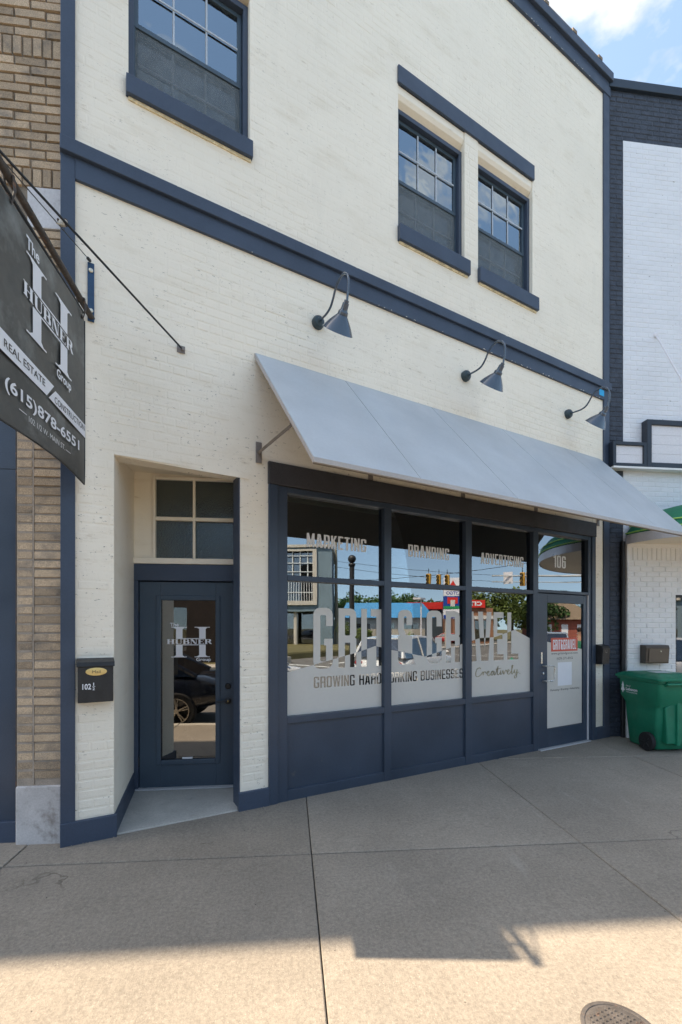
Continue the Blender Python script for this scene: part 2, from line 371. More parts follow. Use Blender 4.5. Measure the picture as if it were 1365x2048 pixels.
# ------------------------------------------------------------------ flat lettering
def pip(poly, x, y):
    c = False; n = len(poly); j = n - 1
    for i in range(n):
        xi, yi = poly[i]; xj, yj = poly[j]
        if (yi > y) != (yj > y) and x < (xj - xi) * (y - yi) / (yj - yi) + xi: c = not c
        j = i
    return c
def rr(x0, y0, x1, y1, r, corners='abcd', seg=3):   # a=bl b=br c=tr d=tl
    P = []
    for k, cx, cy, a0 in (('a', x0, y0, 180), ('b', x1, y0, 270), ('c', x1, y1, 0), ('d', x0, y1, 90)):
        if k not in corners or r <= 0: P.append((cx, cy)); continue
        mx_ = cx + r if cx == x0 else cx - r; my_ = cy + r if cy == y0 else cy - r
        for i in range(seg + 1):
            g = R(a0 + 90 * i / seg); P.append((mx_ + r * math.cos(g), my_ + r * math.sin(g)))
    return P
def region(polys, pred):
    """horizontal trapezoids covering the points where pred is true"""
    E = []
    for P in polys:
        for i in range(len(P)):
            a, b = P[i], P[(i + 1) % len(P)]
            if abs(a[1] - b[1]) > 1e-9: E.append((a, b) if a[1] < b[1] else (b, a))
    ys = set()
    for P in polys:
        for q in P: ys.add(round(q[1], 6))
    for i in range(len(E)):
        (ax, ay), (bx, by) = E[i]; mnx, mxx = min(ax, bx), max(ax, bx)
        for j in range(i + 1, len(E)):
            (cx, cy), (dx_, dy_) = E[j]
            if cy >= by or dy_ <= ay or min(cx, dx_) > mxx or max(cx, dx_) < mnx: continue
            k1 = (bx - ax) / (by - ay); k2 = (dx_ - cx) / (dy_ - cy)
            if abs(k1 - k2) < 1e-9: continue
            y = (cx - ax + k1 * ay - k2 * cy) / (k1 - k2)
            if max(ay, cy) < y < min(by, dy_): ys.add(round(y, 6))
    ys = sorted(ys); T = []
    for y0, y1 in zip(ys, ys[1:]):
        if y1 - y0 < 1e-5: continue
        ym = (y0 + y1) / 2; X = []
        for (ax, ay), (bx, by) in E:
            if ay <= ym <= by:
                k = (bx - ax) / (by - ay); X.append((ax + k * (ym - ay), ax + k * (y0 - ay), ax + k * (y1 - ay)))
        X.sort(); cur = None
        for p, q in zip(X, X[1:]):
            if q[0] - p[0] < 1e-7: continue
            if pred((p[0] + q[0]) / 2, ym):
                if cur is None: cur = p
                last = q
            elif cur is not None: T.append((cur, last, y0, y1)); cur = None
        if cur is not None: T.append((cur, last, y0, y1))
    return [[(a[1], y0), (b[1], y0), (b[2], y1), (a[2], y1)] for a, b, y0, y1 in T]

TK = .335; TV = .125
def block_glyph(ch, w, t=.118):
    """list of (sign, polygon) in a box w x 1"""
    h = .12; A = ('+',); r = .11; ri = .02; W = w
    ring = [('+', rr(0, 0, W, 1, r)), ('-', rr(t, h, W - t, 1 - h, ri))]
    rect = lambda s, a, b, c, d: (s, [(a, b), (c, b), (c, d), (a, d)])
    if ch == 'O' or ch == '0': return ring
    if ch == 'G': return ring + [rect('-', W - t - .01, .49, W + .01, .70), rect('+', W * .55, .38, W - t + .001, .49), rect('+', W - t, .12, W, .49)]
    if ch == 'R': return [rect('+', 0, 0, t, 1), ('+', rr(0, .42, W, 1, r, 'c')), ('-', rr(t, .54, W - t, .88, ri)), ('+', rr(W - t, 0, W, .50, .04, 'c')), rect('-', t, -.01, W - t, .42), ('-', [(W - .03, .51), (W + .01, .47), (W + .01, .55)])]
    if ch == 'B': return [('+', rr(0, 0, W, 1, r, 'bc')), ('-', rr(t, h, W - t, .44, ri)), ('-', rr(t, .56, W - t, .88, ri)), ('-', [(W - .03, .50), (W + .01, .45), (W + .01, .55)])]
    if ch == 'D': return [('+', rr(0, 0, W, 1, r, 'bc')), ('-', rr(t, h, W - t, .88, ri))]
    if ch == 'I': return [rect('+', 0, 0, t, 1)]
    if ch == '1': return [rect('+', W - t, 0, W, 1), ('+', [(W - t * 1.9, .80), (W - t + .01, .80), (W - t + .01, .98), (W - t * 1.2, .88), (W - t * 1.9, .88)])]
    if ch == '6': return ring + [rect('-', W - t - .01, .62, W + .01, .72), rect('+', t, .50, W - t, .60)]
    if ch == 'T': return [rect('+', 0, .87, W, 1), rect('+', W / 2 - t / 2, 0, W / 2 + t / 2, .9)]
    if ch == 'E': return [rect('+', 0, 0, t, 1), rect('+', 0, 0, W, h), rect('+', 0, .44, W * .88, .56), rect('+', 0, .88, W, 1)]
    if ch == 'L': return [rect('+', 0, 0, t, 1), rect('+', 0, 0, W, h)]
    if ch == 'H': return [rect('+', 0, 0, t, 1), rect('+', W - t, 0, W, 1), rect('+', 0, .44, W, .56)]
    if ch == 'A': return [('+', [(0, 0), (W, 0), (W / 2 + t * .75, 1), (W / 2 - t * .75, 1)]), ('-', [(t, -.01), (W - t, -.01), (W - t - .03, .19), (t + .03, .19)]), ('-', [(t + .045, .30), (W - t - .045, .30), (W / 2, .82)])]
    if ch == 'V': return [('+', [(0, 1), (W / 2 - t * .75, 0), (W / 2 + t * .75, 0), (W, 1)]), ('-', [(t, 1.01), (W / 2, .20), (W - t, 1.01)])]
    if ch == 'N': return [rect('+', 0, 0, t, 1), rect('+', W - t, 0, W, 1), ('+', [(0, 1), (t * .95, 1), (W, 0), (W - t * .95, 0)])]
    if ch == 'M': return [rect('+', 0, 0, t, 1), rect('+', W - t, 0, W, 1), ('+', [(0, 1), (t, 1), (W / 2 + t * .4, .15), (W / 2 - t * .4, .15)]), ('+', [(W, 1), (W - t, 1), (W / 2 - t * .4, .15), (W / 2 + t * .4, .15)])]
    if ch == 'W':
        q = W / 4
        return [('+', [(0, 1), (t * .9, 1), (q + t * .45, 0), (q - t * .45, 0)]), ('+', [(2 * q - t * .4, 1), (2 * q + t * .4, 1), (q + t * .5, 0), (q - t * .3, 0)]),
                ('+', [(2 * q - t * .4, 1), (2 * q + t * .4, 1), (3 * q + t * .3, 0), (3 * q - t * .5, 0)]), ('+', [(W, 1), (W - t * .9, 1), (3 * q - t * .45, 0), (3 * q + t * .45, 0)])]
    if ch == 'K': return [rect('+', 0, 0, t, 1), ('+', [(t * .8, .38), (t * .8, .62), (W - t, 1), (W, 1), (W, .97)]), ('+', [(t * .9, .60), (t * 1.7, .68), (W, 0), (W - t, 0)])]
    if ch == 'U': return ring + [rect('-', t, .5, W - t, 1.01), rect('+', 0, .8, t, 1), rect('+', W - t, .8, W, 1)]
    if ch == 'S': return [('+', rr(0, 0, W, 1, r)), ('-', rr(t, .56, W - t, .88, ri)), ('-', rr(t, .12, W - t, .44, ri)), rect('-', W - t - .01, .56, W + .01, .70), rect('-', -.01, .30, t + .01, .44)]
    if ch == 'C': return ring + [rect('-', W - t - .01, .36, W + .01, .64)]
    if ch == '.': return [rect('+', 0, 0, t, .12)]
    if ch == '&': return [('+', rr(0, .50, W * .86, 1, r)), ('-', rr(t, .58, W * .86 - t, .88, ri)), rect('-', W * .86 - t - .01, .54, W, .72),
                          ('+', rr(0, 0, W * .86, .52, r, 'ab')), ('-', rr(t, .12, W * .62, .42, ri)), ('+', [(.02, .60), (.13, .62), (W + .02, 0), (W - t - .02, 0)])]
    return []
WID = {'I': .36, 'M': 1.28, 'W': 1.45, '.': .36, '1': .62, 'E': .90, 'L': .84, 'T': .92, 'A': 1.08, 'V': 1.05, ' ': .50}
def lay(text, x0, x1, z0, z1, t=.118, gap=.075, base=.335):
    """positions glyphs so that the word fills x0..x1; returns list of (ops, bbox)"""
    adv = []; 
    for ch in text: adv.append(base * WID.get(ch, 1.0) if ch not in 'I.' else t)
    tot = sum(adv) + gap * (len(text) - 1); H = z1 - z0; kx = (x1 - x0) / tot; G = []; x = 0
    for ch, a in zip(text, adv):
        ops = [(s, [(x0 + (x + px_) * kx, z0 + py_ * H) for px_, py_ in P]) for s, P in block_glyph(ch, a, t)]
        if ops:
            xs = [q[0] for s, P in ops if s == '+' for q in P]; G.append((ops, min(xs), max(xs)))
        x += a + gap
    return G
def in_glyphs(G, x, y):
    for ops, a, b in G:
        if x < a or x > b: continue
        r_ = False
        for s, P in ops:
            if s == '+' and not r_: r_ = pip(P, x, y)
            elif s == '-' and r_: r_ = not pip(P, x, y)
        if r_: return True
    return False
def gpolys(G): return [P for ops, a, b in G for s, P in ops]
def flat(name, m, parent, traps, fn, frame, **kw):
    b = MB(frame)
    for q in traps: b.add([fn(*p) for p in q], [(0, 1, 2, 3)])
    return b.build(name, m, parent, **kw)
def word(name, m, parent, text, x0, x1, z0, z1, fn, frame, **kw):
    t = kw.pop('t', .118); gap = kw.pop('gap', .075); G = lay(text, x0, x1, z0, z1, t, gap)
    return flat(name, m, parent, region(gpolys(G), lambda x, y: in_glyphs(G, x, y)), fn, frame, **kw)
def serif_glyph(ch):
    T, t, s, e = .24, .07, .06, .08
    rect = lambda sg, a, b, c, d: (sg, [(a, b), (c, b), (c, d), (a, d)])
    def stem(x, w): return [rect('+', x, 0, x + w, 1), rect('+', x - e, 0, x + w + e, s), rect('+', x - e, 1 - s, x + w + e, 1)]
    if ch == 'H': return stem(e, T) + stem(.62, T) + [rect('+', e, .46, .8, .54)], .94
    if ch == 'U': return [rect('+', .08, .3, .32, 1), rect('+', 0, .94, .40, 1), rect('+', .70, .3, .77, 1), rect('+', .60, .94, .87, 1), ('+', rr(.08, 0, .77, .45, .2, 'ab')), ('-', rr(.32, .08, .70, .5, .12, 'ab'))], .87
    if ch == 'B': return stem(.08, T) + [('+', rr(.2, 0, .84, .54, .2, 'bc')), ('+', rr(.2, .48, .78, 1, .18, 'bc')), ('-', rr(.32, .07, .60, .46, .12, 'bc')), ('-', rr(.32, .55, .56, .93, .12, 'bc'))], .84
    if ch == 'N': return [rect('+', .10, 0, .16, 1), rect('+', 0, 0, .26, s), rect('+', 0, 1 - s, .22, 1), rect('+', .74, 0, .80, 1), rect('+', .64, 1 - s, .90, 1), ('+', [(.06, 1), (.36, 1), (.80, 0), (.60, 0)])], .90
    if ch == 'E': return stem(.08, T) + [rect('+', .1, 0, .74, .07), rect('+', .1, .93, .70, 1), rect('+', .1, .46, .56, .54), rect('+', .68, 0, .74, .26), rect('+', .64, .74, .70, 1), rect('+', .52, .36, .56, .64)], .76
    if ch == 'R': return stem(.08, T) + [('+', rr(.2, .46, .80, 1, .18, 'bc')), ('-', rr(.32, .54, .56, .93, .12, 'bc')), ('+', [(.40, .52), (.62, .52), (.94, 0), (.68, 0)])], .92
    return [], .3
def serif_word(text, x0, x1, z0, z1):
    gs = [serif_glyph(c) for c in text]; tot = sum(w for _, w in gs) + .07 * (len(text) - 1); k = (x1 - x0) / tot; H = z1 - z0; G = []; x = 0
    for ops, w in gs:
        o2 = [(s, [(x0 + (x + a) * k, z0 + b * H) for a, b in P]) for s, P in ops]; xs = [q[0] for s, P in o2 if s == '+' for q in P]
        G.append((o2, min(xs), max(xs))); x += w + .07
    return G
def big_h(y0, y1, z0, z1, gap):   # tall split serif H, gap = band left for the name
    w = y1 - y0; P = []; g0, g1 = gap; s = .022 * (z1 - z0)
    for a in (0, .60):
        x = y0 + (a + .12) * w; X = x + .17 * w
        for lo, hi in ((z0, g0), (g1, z1)): P.append([(x, lo), (X, lo), (X, hi), (x, hi)])
        for zz, d in ((z0, 1), (z1, -1)):
            e1, e2 = sorted((zz, zz + d * s)); P.append([(x - .12 * w, e1), (X + .11 * w, e1), (X + .11 * w, e2), (x - .12 * w, e2)])
            P.append([(x - .06 * w, zz + d * s * .9), (X + .05 * w, zz + d * s * .9), (X + .001, zz + d * s * 3), (x - .001, zz + d * s * 3)])
    for zz in (g0 - s, g1): P.append([(y0 + .12 * w, zz), (y0 + .89 * w, zz), (y0 + .89 * w, zz + s), (y0 + .12 * w, zz + s)])
    G = [([('+', q)], min(a for a, b in q), max(a for a, b in q)) for q in P]
    return G
def textmesh(name, body, m, parent, mtx, width=None, height=None, bold=0.0, shear=0.0, **kw):
    """built-in font text turned into a flat mesh; mtx places its lower left corner"""
    cu = bpy.data.curves.new('t', 'FONT'); cu.body = body; cu.size = 1; cu.offset = bold; cu.resolution_u = 3; cu.shear = shear
    to = bpy.data.objects.new('t', cu); COL.objects.link(to); bpy.context.view_layer.update()
    me = bpy.data.meshes.new_from_object(to.evaluated_get(bpy.context.evaluated_depsgraph_get()))
    bpy.data.objects.remove(to); bpy.data.curves.remove(cu)
    xs = [v.co.x for v in me.vertices]; ys = [v.co.y for v in me.vertices]
    sx_ = width / (max(xs) - min(xs)) if width else 1; sy_ = height / (max(ys) - min(ys)) if height else sx_
    if not width: sx_ = sy_
    o = bpy.data.objects.new(name, me); COL.objects.link(o)
    if parent is not None: o.parent = parent
    inv = wm(o).inverted() @ mtx; x0, y0 = min(xs), min(ys)
    for v in me.vertices: v.co = inv @ Vector(((v.co.x - x0) * sx_, (v.co.y - y0) * sy_, 0))
    me.materials.clear(); me.materials.append(m)
    return tag(o, kw.get('label'), kw.get('cat'), kw.get('group'), kw.get('kind'))
def facade_text(s, dep, z): return MF @ Matrix.Translation((s, dep, z)) @ Matrix.Rotation(R(90), 4, 'X')

# =================================================================== GROUND
def zr(x): return -.255 - .012 * max(-30, min(16, x))
b = MB()
xs = [-900, -60, -30, -15, 0, 8, 16, 30, 60, 120, 900]; ys = [-900, -120, -60, -30, -14, 0, 8, 60, 900]
b.add([(x, y, zr(x) - .03) for x in xs for y in ys], [(i * len(ys) + j, (i + 1) * len(ys) + j, (i + 1) * len(ys) + j + 1, i * len(ys) + j + 1) for i in range(len(xs) - 1) for j in range(len(ys) - 1)])
b.build('ground', GRASS, kind='structure')
def sheet(name, m, x0, x1, y0, y1, dz, kind='structure', parent=None):
    b = MB(); xs = [x0] + [x for x in (-30, -15, 0, 8, 16) if x0 < x < x1] + [x1]
    b.add([(x, y, zr(x) + dz) for x in xs for y in (y0, y1)], [(2 * i, 2 * i + 2, 2 * i + 3, 2 * i + 1) for i in range(len(xs) - 1)])
    return b.build(name, m, parent, kind=kind)
road = sheet('road', ASPH, -60, 160, -11.5, .93, 0)
sheet('side_road', ASPH, 17.5, 30, .93, 90, .004); sheet('side_road', ASPH, 17.5, 30, -90, -11.5, .004)
sheet('car_park', ASPH, 34, 75, -60, -14, .002)
for (x0, x1, y0, y1) in [(16.2, 16.6, -11, .5), (31, 31.4, -11, .5), (-30, 15.5, -5.3, -5.18), (-30, 15.5, -5.02, -4.9), (33, 120, -5.3, -5.18)]:
    sheet('road_marking', ROADP, x0, x1, y0, y1, .008)
for y in (-9.5, -7.7, -5.9, -4.1, -2.3): sheet('crosswalk_bar', ROADP, 18.3, 20.6, y, y + .5, .010)
b = MB(); b.box(-60, 17.5, -13.4, -11.65, -.5, -.08)
b.build('far_sidewalk', CURBM, kind='structure', bevel=.02)
b = MB(); b.box(33, 120, -13.2, -11.65, -.6, -.30); b.build('far_sidewalk', CURBM, kind='structure', bevel=.02)
b = MB(); b.box(9, 33.4, -40, -13.6, -.6, .05); b.build('grass_bank', GRASS, kind='structure', bevel=.15)
b = MB(); b.box(31, 160, .95, 30, -.6, -.33); b.build('grass_verge', GRASS, kind='structure', bevel=.05)

# sidewalk: base, slabs with real joints, kerb
b = MB(); X0, X1 = -14.9, 17.3
b.hexa([(X0, 1.1, -.6), (X1, 1.1, -.6), (X1, 9, -.6), (X0, 9, -.6)],
       [(x, y, gz(x, y) - .035) for x, y in ((X0, 1.1), (X1, 1.1), (X1, 9), (X0, 9))])
walk = b.build('sidewalk', GRITT, kind='structure')
PITCH = 2.133; JX = [.167 + PITCH * i for i in range(-7, 9)]; JY = [1.13, 1.32 + .0, 3.45, 5.58, 7.71]
rnd = random.Random(4)
for i in range(len(JX) - 1):
    for j0, j1 in ((1.13, 3.45), (3.45, 5.58), (5.58, 7.71)):
        g = .0036; x0, x1, y0, y1 = JX[i] + g, JX[i + 1] - g, j0 + .009, j1 - .009; e = .006
        dz = rnd.uniform(-.0015, .0015); P = [(x0, y0), (x1, y0), (x1, y1), (x0, y1)]; Q = [(x0 + e, y0 + e), (x1 - e, y0 + e), (x1 - e, y1 - e), (x0 + e, y1 - e)]
        b = MB(); vs = [(x, y, gz(x, y) - .03) for x, y in P] + [(x, y, gz(x, y) - .005 + dz) for x, y in P] + [(x, y, gz(x, y) + dz) for x, y in Q]
        b.add(vs, [(0, 1, 5, 4), (1, 2, 6, 5), (2, 3, 7, 6), (3, 0, 4, 7), (4, 5, 9, 8), (5, 6, 10, 9), (6, 7, 11, 10), (7, 4, 8, 11), (8, 9, 10, 11)])
        b.build('slab', CONC, walk)
for i in range(len(JX) - 1):
    x0, x1 = JX[i] + .004, JX[i + 1] - .004
    b = MB(); b.hexa([(x0, .95, -.6), (x1, .95, -.6), (x1, 1.12, -.6), (x0, 1.12, -.6)], [(x, y, gz(x, 1.12)) for x, y in ((x0, .95), (x1, .95), (x1, 1.12), (x0, 1.12))])
    b.build('kerb_stone', CURBM, walk, bevel=.015)
# a hairline crack strip of grit and crumbs where the wall meets the sidewalk
b = MB(MF); rg = random.Random(9)
for i in range(700):
    s = rg.uniform(-.1, 6.9); d = -abs(rg.gauss(0, .05)) - .015; w = MF @ Vector((s, d, 0)); r_ = rg.uniform(.001, .006)
    if .3 < s < 1.28: continue
    b.ball((s, d, gz(w.x, w.y) + r_ * .4), r_, 5, (1, 1, .6))
b.build('wall_foot_crumbs', MORTAR, kind='stuff')
b = MB()
for i in range(150):
    x, y = rg.uniform(-2, 5), rg.uniform(1.9, 5.6); r_ = rg.uniform(.0015, .005)
    if (MF.inverted() @ Vector((x, y, 0))).y > -.05: continue
    b.ball((x, y, gz(x, y) + r_ * .4), r_, 5, (1, 1, .6))
b.build('sidewalk_grit', GRITT, kind='stuff')

# iron cover in the sunlit concrete
mc = Vector((1.42, 1.848, 0)); mc.z = gz(mc.x, mc.y); up_ = Vector((.012, -.03, 1)).normalized()
cov = thing('access_cover', mc, 'small round cast iron cover with raised studs set in the sunlit concrete', 'manhole cover')
b = MB(); b.lathe([(.160, -.01), (.160, .003), (.156, .005), (.143, .005), (.141, .001), (.139, .001)], mc, up_, 40); b.build('rim', IRON, cov, smooth=True)
b = MB(); b.lathe([(.1385, -.01), (.1385, .002), (.136, .0035)], mc, up_, 40); b.build('lid', IRON, cov, smooth=True)
b = MB(); ang = R(18)
for i in range(-5, 6):
    for j in range(-5, 6):
        u = i * .024 + (j % 2) * .012; v = j * .021
        if math.hypot(u, v) > .122: continue
        x = mc.x + u * math.cos(ang) - v * math.sin(ang); y = mc.y + u * math.sin(ang) + v * math.cos(ang); z = gz(x, y) + .0035
        b.add([(x - .006, y - .006, z), (x + .006, y - .006, z), (x + .006, y + .006, z), (x - .006, y + .006, z), (x - .004, y - .004, z + .006), (x + .004, y - .004, z + .006), (x + .004, y + .004, z + .006), (x - .004, y + .004, z + .006)],
              [(0, 1, 5, 4), (1, 2, 6, 5), (2, 3, 7, 6), (3, 0, 4, 7), (4, 5, 6, 7)])
for k in range(14):
    v = -.12 + k * .0185; hw = math.sqrt(max(.001, .128 ** 2 - v * v)); p0 = Vector((-hw, v)); p1 = Vector((hw, v)); a2 = ang + R(40)
    q = [(mc.x + p.x * math.cos(a2) - p.y * math.sin(a2), mc.y + p.x * math.sin(a2) + p.y * math.cos(a2)) for p in (p0, p1)]
    b.tube([(x, y, gz(x, y) + .0035) for x, y in q], .0012, 5)
b.build('tread_studs', IRON, cov, kind='stuff')

# =================================================================== CREAM BUILDING
bld = thing('shop_building', O_, 'cream painted brick two storey shop building with navy trim, angled to the street', 'building', rz=TH)
W1 = (.377, 1.387, 6.05, 7.40); W2 = (3.065, 4.052, 6.03, 7.585); W3 = (4.276, 5.280, 6.03, 7.585)
REC = (.272, 1.294, -.5, 3.02); STO = (1.565, 6.661, -.5, 3.19)
HOLES = [W1, W2, W3, REC, STO]; S0, S1, ZB, ZT = -.087, 7.017, -.5, 9.98
def wall_holes(b, x0, x1, z0, z1, y0, y1, holes):
    xs = sorted({x0, x1} | {h[0] for h in holes} | {h[1] for h in holes}); zs = sorted({z0, z1} | {h[2] for h in holes} | {h[3] for h in holes})
    inside = lambda x, z: any(h[0] < x < h[1] and h[2] < z < h[3] for h in holes)
    for a, c in zip(xs, xs[1:]):
        run = None
        for d, e in zip(zs, zs[1:]):
            if not inside((a + c) / 2, (d + e) / 2): run = (run[0], e) if run else (d, e)
            elif run: b.box(a, c, y0, y1, *run); run = None
        if run: b.box(a, c, y0, y1, *run)
b = MB(MF); wall_holes(b, S0, S1, ZB, ZT, .0025, .18, HOLES); b.build('wall', CREAM, bld)
# painted bricks: courses proud of their joints
def trim_free(s0, s1, z0, z1):
    H = HOLES + [(-.2, .008, -1, 11), (6.868, 7.2, -1, 11), (-.2, 7.1, 5.04, 5.33), (2.9, 5.4, 7.585, 7.775), (3.04, 4.12, 5.86, 6.05), (4.26, 5.37, 5.86, 6.05), (.35, 1.41, 5.90, 6.06), (-.2, 7.1, 9.66, 11), (-.1, .3, -1, .17), (1.2, 1.6, -1, .17), (6.6, 7, -1, .17)]
    for h in H:
        if s1 > h[0] and s0 < h[1] and z1 > h[2] + .004 and z0 < h[3] - .004:
            if h[0] <= s0 and h[1] >= s1: return None
            if s0 < h[0] and s1 > h[1]: return None
            if s0 < h[0]: s1 = h[0] - .0
            elif s1 > h[1]: s0 = h[1] + .0
            if s1 - s0 < .03: return None
    return s0, s1
def brick_shape(b, s0, s1, z0, z1, d, rg):
    e = .006; j = lambda: rg.uniform(-.0015, .0015)
    F = [(s0 + e + j(), -d, z0 + e + j()), (s1 - e + j(), -d, z0 + e + j()), (s1 - e + j(), -d, z1 - e + j()), (s0 + e + j(), -d, z1 - e + j())]
    B = [(s0, .0031, z0), (s1, .0031, z0), (s1, .0031, z1), (s0, .0031, z1)]
    b.add(B + F, [(0, 1, 5, 4), (1, 2, 6, 5), (2, 3, 7, 6), (3, 0, 4, 7), (4, 5, 6, 7)])
cam_l = MF.inverted() @ Vector((0, 0, EYE)); cand = []; rg = random.Random(21)
CH = .0735; row = 0; z = -.12
while z < ZT - .3:
    off = 0 if row % 2 else .108
    if row % 6 == 5: L, off = .108, .02 * (row % 5)
    else: L = .216
    s = S0 - off
    while s < S1:
        z0, z1, s0, s1 = z + .005, z + CH - .005, max(S0, s + .004), min(S1, s + L - .004); s += L
        if s1 - s0 < .03: continue
        q = trim_free(s0, s1, z0, z1)
        if not q: continue
        s0, s1 = q; c = Vector(((s0 + s1) / 2, 0, (z0 + z1) / 2)); dd = (c - cam_l); px_ = (s1 - s0) * (z1 - z0) * abs(dd.y) / dd.length ** 3
        cand.append((-px_, s0, s1, z0, z1))
    z += CH; row += 1
cand.sort(); near_b = cand[:300]; far_b = cand[300:]
BM = {}
import mathutils.noise as mno
def patch(s_, z_):
    return max(0.0, min(1.0, .5 + 1.6 * mno.noise(Vector((s_ * .9 + 3, z_ * .9, 1.7))) + .9 * mno.noise(Vector((s_ * 5, z_ * 9, 4.1)))))
def brick_depth(z_, rg): return (.0022 if z_ < 4.6 else .0006) + max(0, rg.gauss(0, .0006))
for _, s0, s1, z0, z1 in near_b:
    w = round((s1 - s0), 2); v = min(4, int(5 * patch((s0 + s1) / 2, z0))); key = (w, v)
    if key not in BM:
        m_ = MB(); brick_shape(m_, -w / 2, w / 2, -(z1 - z0) / 2, (z1 - z0) / 2, -.0012 + .0005 * v, rg)
        me = bpy.data.meshes.new('brick'); me.from_pydata(m_.v, [], m_.f); me.materials.append(CREAM); BM[key] = me
    o = bpy.data.objects.new('brick', BM[key]); COL.objects.link(o); o.parent = bld; o.location = ((s0 + s1) / 2, .001, (z0 + z1) / 2)
b = MB(MF)
for _, s0, s1, z0, z1 in far_b: brick_shape(b, s0, s1, z0, z1, brick_depth(z0, rg) * patch((s0 + s1) / 2, z0) + rg.uniform(-.0021, -.0013), rg)
b.build('brickwork', CREAM, bld, kind='stuff')

# navy trim
quick('corner_board', NAVY, bld, [(S0 - .004, .006, -.02, .30, -.3, 9.66)], MF, bevel=.004)
quick('corner_board', NAVY, bld, [(6.868, 7.012, -.02, .30, -.3, 9.66)], MF, bevel=.004)
quick('band_board', NAVY, bld, [(.006, 6.868, -.024, .02, 5.055, 5.215)], MF, bevel=.003)
quick('band_moulding', NAVY, bld, [(-.095, 7.015, -.055, .02, 5.215, 5.325)], MF, bevel=.006)
quick('cornice_board', NAVY, bld, [(-.095, 7.02, -.030, .02, 9.66, 9.86)], MF, bevel=.004)
quick('cornice_lip', NAVY, bld, [(-.10, 7.03, -.075, .30, 9.86, 9.985)], MF, bevel=.008)
quick('lintel', NAVY, bld, [(3.055, 5.295, -.022, .02, 7.585, 7.775)], MF, bevel=.004)
for s in [x * .61 + .05 for x in range(11)]:
    b = MB(MF); x1 = min(s + .60, 7.0)
    b.prism([(-.06, 9.99), (.32, 9.99), (.32, 10.02), (.13, 10.07), (-.06, 10.02)], lambda u, v, d: (d, u, v), s, x1 - .02); b.build('coping_tile', TERRA, bld)
    b = MB(MF); b.prism([(-.075, 9.99), (.335, 9.99), (.335, 10.035), (.13, 10.10), (-.075, 10.035)], lambda u, v, d: (d, u, v), x1 - .10, x1 - .01); b.build('coping_collar', TERRA, bld)
quick('base_board', NAVY, bld, [(S0 - .006, .292, -.028, .02, -.3, .172)], MF, bevel=.005)
quick('base_board', NAVY, bld, [(1.276, 1.566, -.028, .02, -.3, .163)], MF, bevel=.005)
quick('base_board', NAVY, bld, [(6.661, 7.016, -.026, .02, -.3, .179)], MF, bevel=.005)
quick('paint_patch', mat('bright_blue_paint_splash', (.02, .38, .72), .5), bld, [(6.74, 6.86, -.0265, -.0235, 5.10, 5.19)], MF, bevel=.02)

# flaked paint along the band and cornice
b = MB(MF); rf_ = random.Random(31)
for i in range(150):
    hi_ = rf_.random() < .25; s = rf_.uniform(.1, 6.8) if rf_.random() < .5 else rf_.uniform(4.0, 6.8); zz = (9.66 if hi_ else (5.322 if rf_.random() < .7 else 5.058)) + rf_.uniform(-.006, .004)
    w_ = rf_.uniform(.006, .030); h_ = rf_.uniform(.003, .010); y_ = -.0315 if hi_ else (-.0563 if zz > 5.2 else -.0253)
    b.add([(s, y_, zz), (s + w_, y_, zz + h_ * .3), (s + w_ * .8, y_, zz + h_), (s + w_ * .2, y_, zz + h_ * .8)], [(0, 1, 2, 3)])
b.build('paint_flakes', CREAM_S, bld, kind='stuff')
# upper windows
def upper_window(w, top):
    s0, s1, z0, _ = w; d = .10
    fr = quick('window', NAVY, bld, [(s0, s0 + .045, d - .05, d + .06, z0, top), (s1 - .045, s1, d - .05, d + .06, z0, top), (s0 + .045, s1 - .045, d - .05, d + .06, top - .05, top)], MF, bevel=.003)
    a, c = s0 + .047, s1 - .047; mid = z0 + (top - z0) * .455 
    def sash(z_0, z_1, dd, nm):
        t = .038
        quick(nm, SASHB, fr, [(a, a + t, dd, dd + .035, z_0, z_1), (c - t, c, dd, dd + .035, z_0, z_1), (a + t, c - t, dd, dd + .035, z_1 - t, z_1), (a + t, c - t, dd, dd + .035, z_0, z_0 + t)], MF, bevel=.003)
        quick('pane', GLASSU, fr, [(a + t, c - t, dd + .012, dd + .016, z_0 + t, z_1 - t)], MF)
        for k in (1, 2):
            x = a + t + (c - a - 2 * t) * k / 3; quick('muntin', SASHW, fr, [(x - .008, x + .008, dd + .002, dd + .010, z_0 + t, z_1 - t)], MF)
        zz = (z_0 + z_1) / 2; quick('muntin', SASHW, fr, [(a + t, c - t, dd - .004, dd + .0015, zz - .008, zz + .008)], MF)
    sash(mid - .02, top - .052, d, 'upper_sash'); sash(z0 + .02, mid + .018, d + .04, 'lower_sash')
    quick('insect_screen', SCREEN, fr, [(a + .014, c - .014, d + .012, d + .014, z0 + .034, mid - .023)], MF)
    quick('screen_frame', SASHB, fr, [(a, a + .014, d + .002, d + .02, z0 + .02, mid - .021), (c - .014, c, d + .002, d + .02, z0 + .02, mid - .021), (a + .014, c - .014, d + .002, d + .02, z0 + .02, z0 + .034)], MF)
    quick('curtain', CURT, fr, [(s0 + .0, s1 - .0, d + .088, d + .095, z0, top - .01)], MF)
    return fr
w = upper_window(W1, 7.36); quick('sill', NAVY, w, [(.357, 1.405, -.045, .11, 5.905, 6.055)], MF, bevel=.005)
w = upper_window(W2, 7.385); quick('sill', NAVY, w, [(3.058, 4.11, -.045, .11, 5.865, 6.035)], MF, bevel=.005)
w = upper_window(W3, 7.385); quick('sill', NAVY, w, [(4.268, 5.36, -.045, .11, 5.865, 6.035)], MF, bevel=.005)
OCH = mat('yellowed_mortar', (.70, .60, .40), .8, .3, 12, .2, 60, .4, 60, .003)
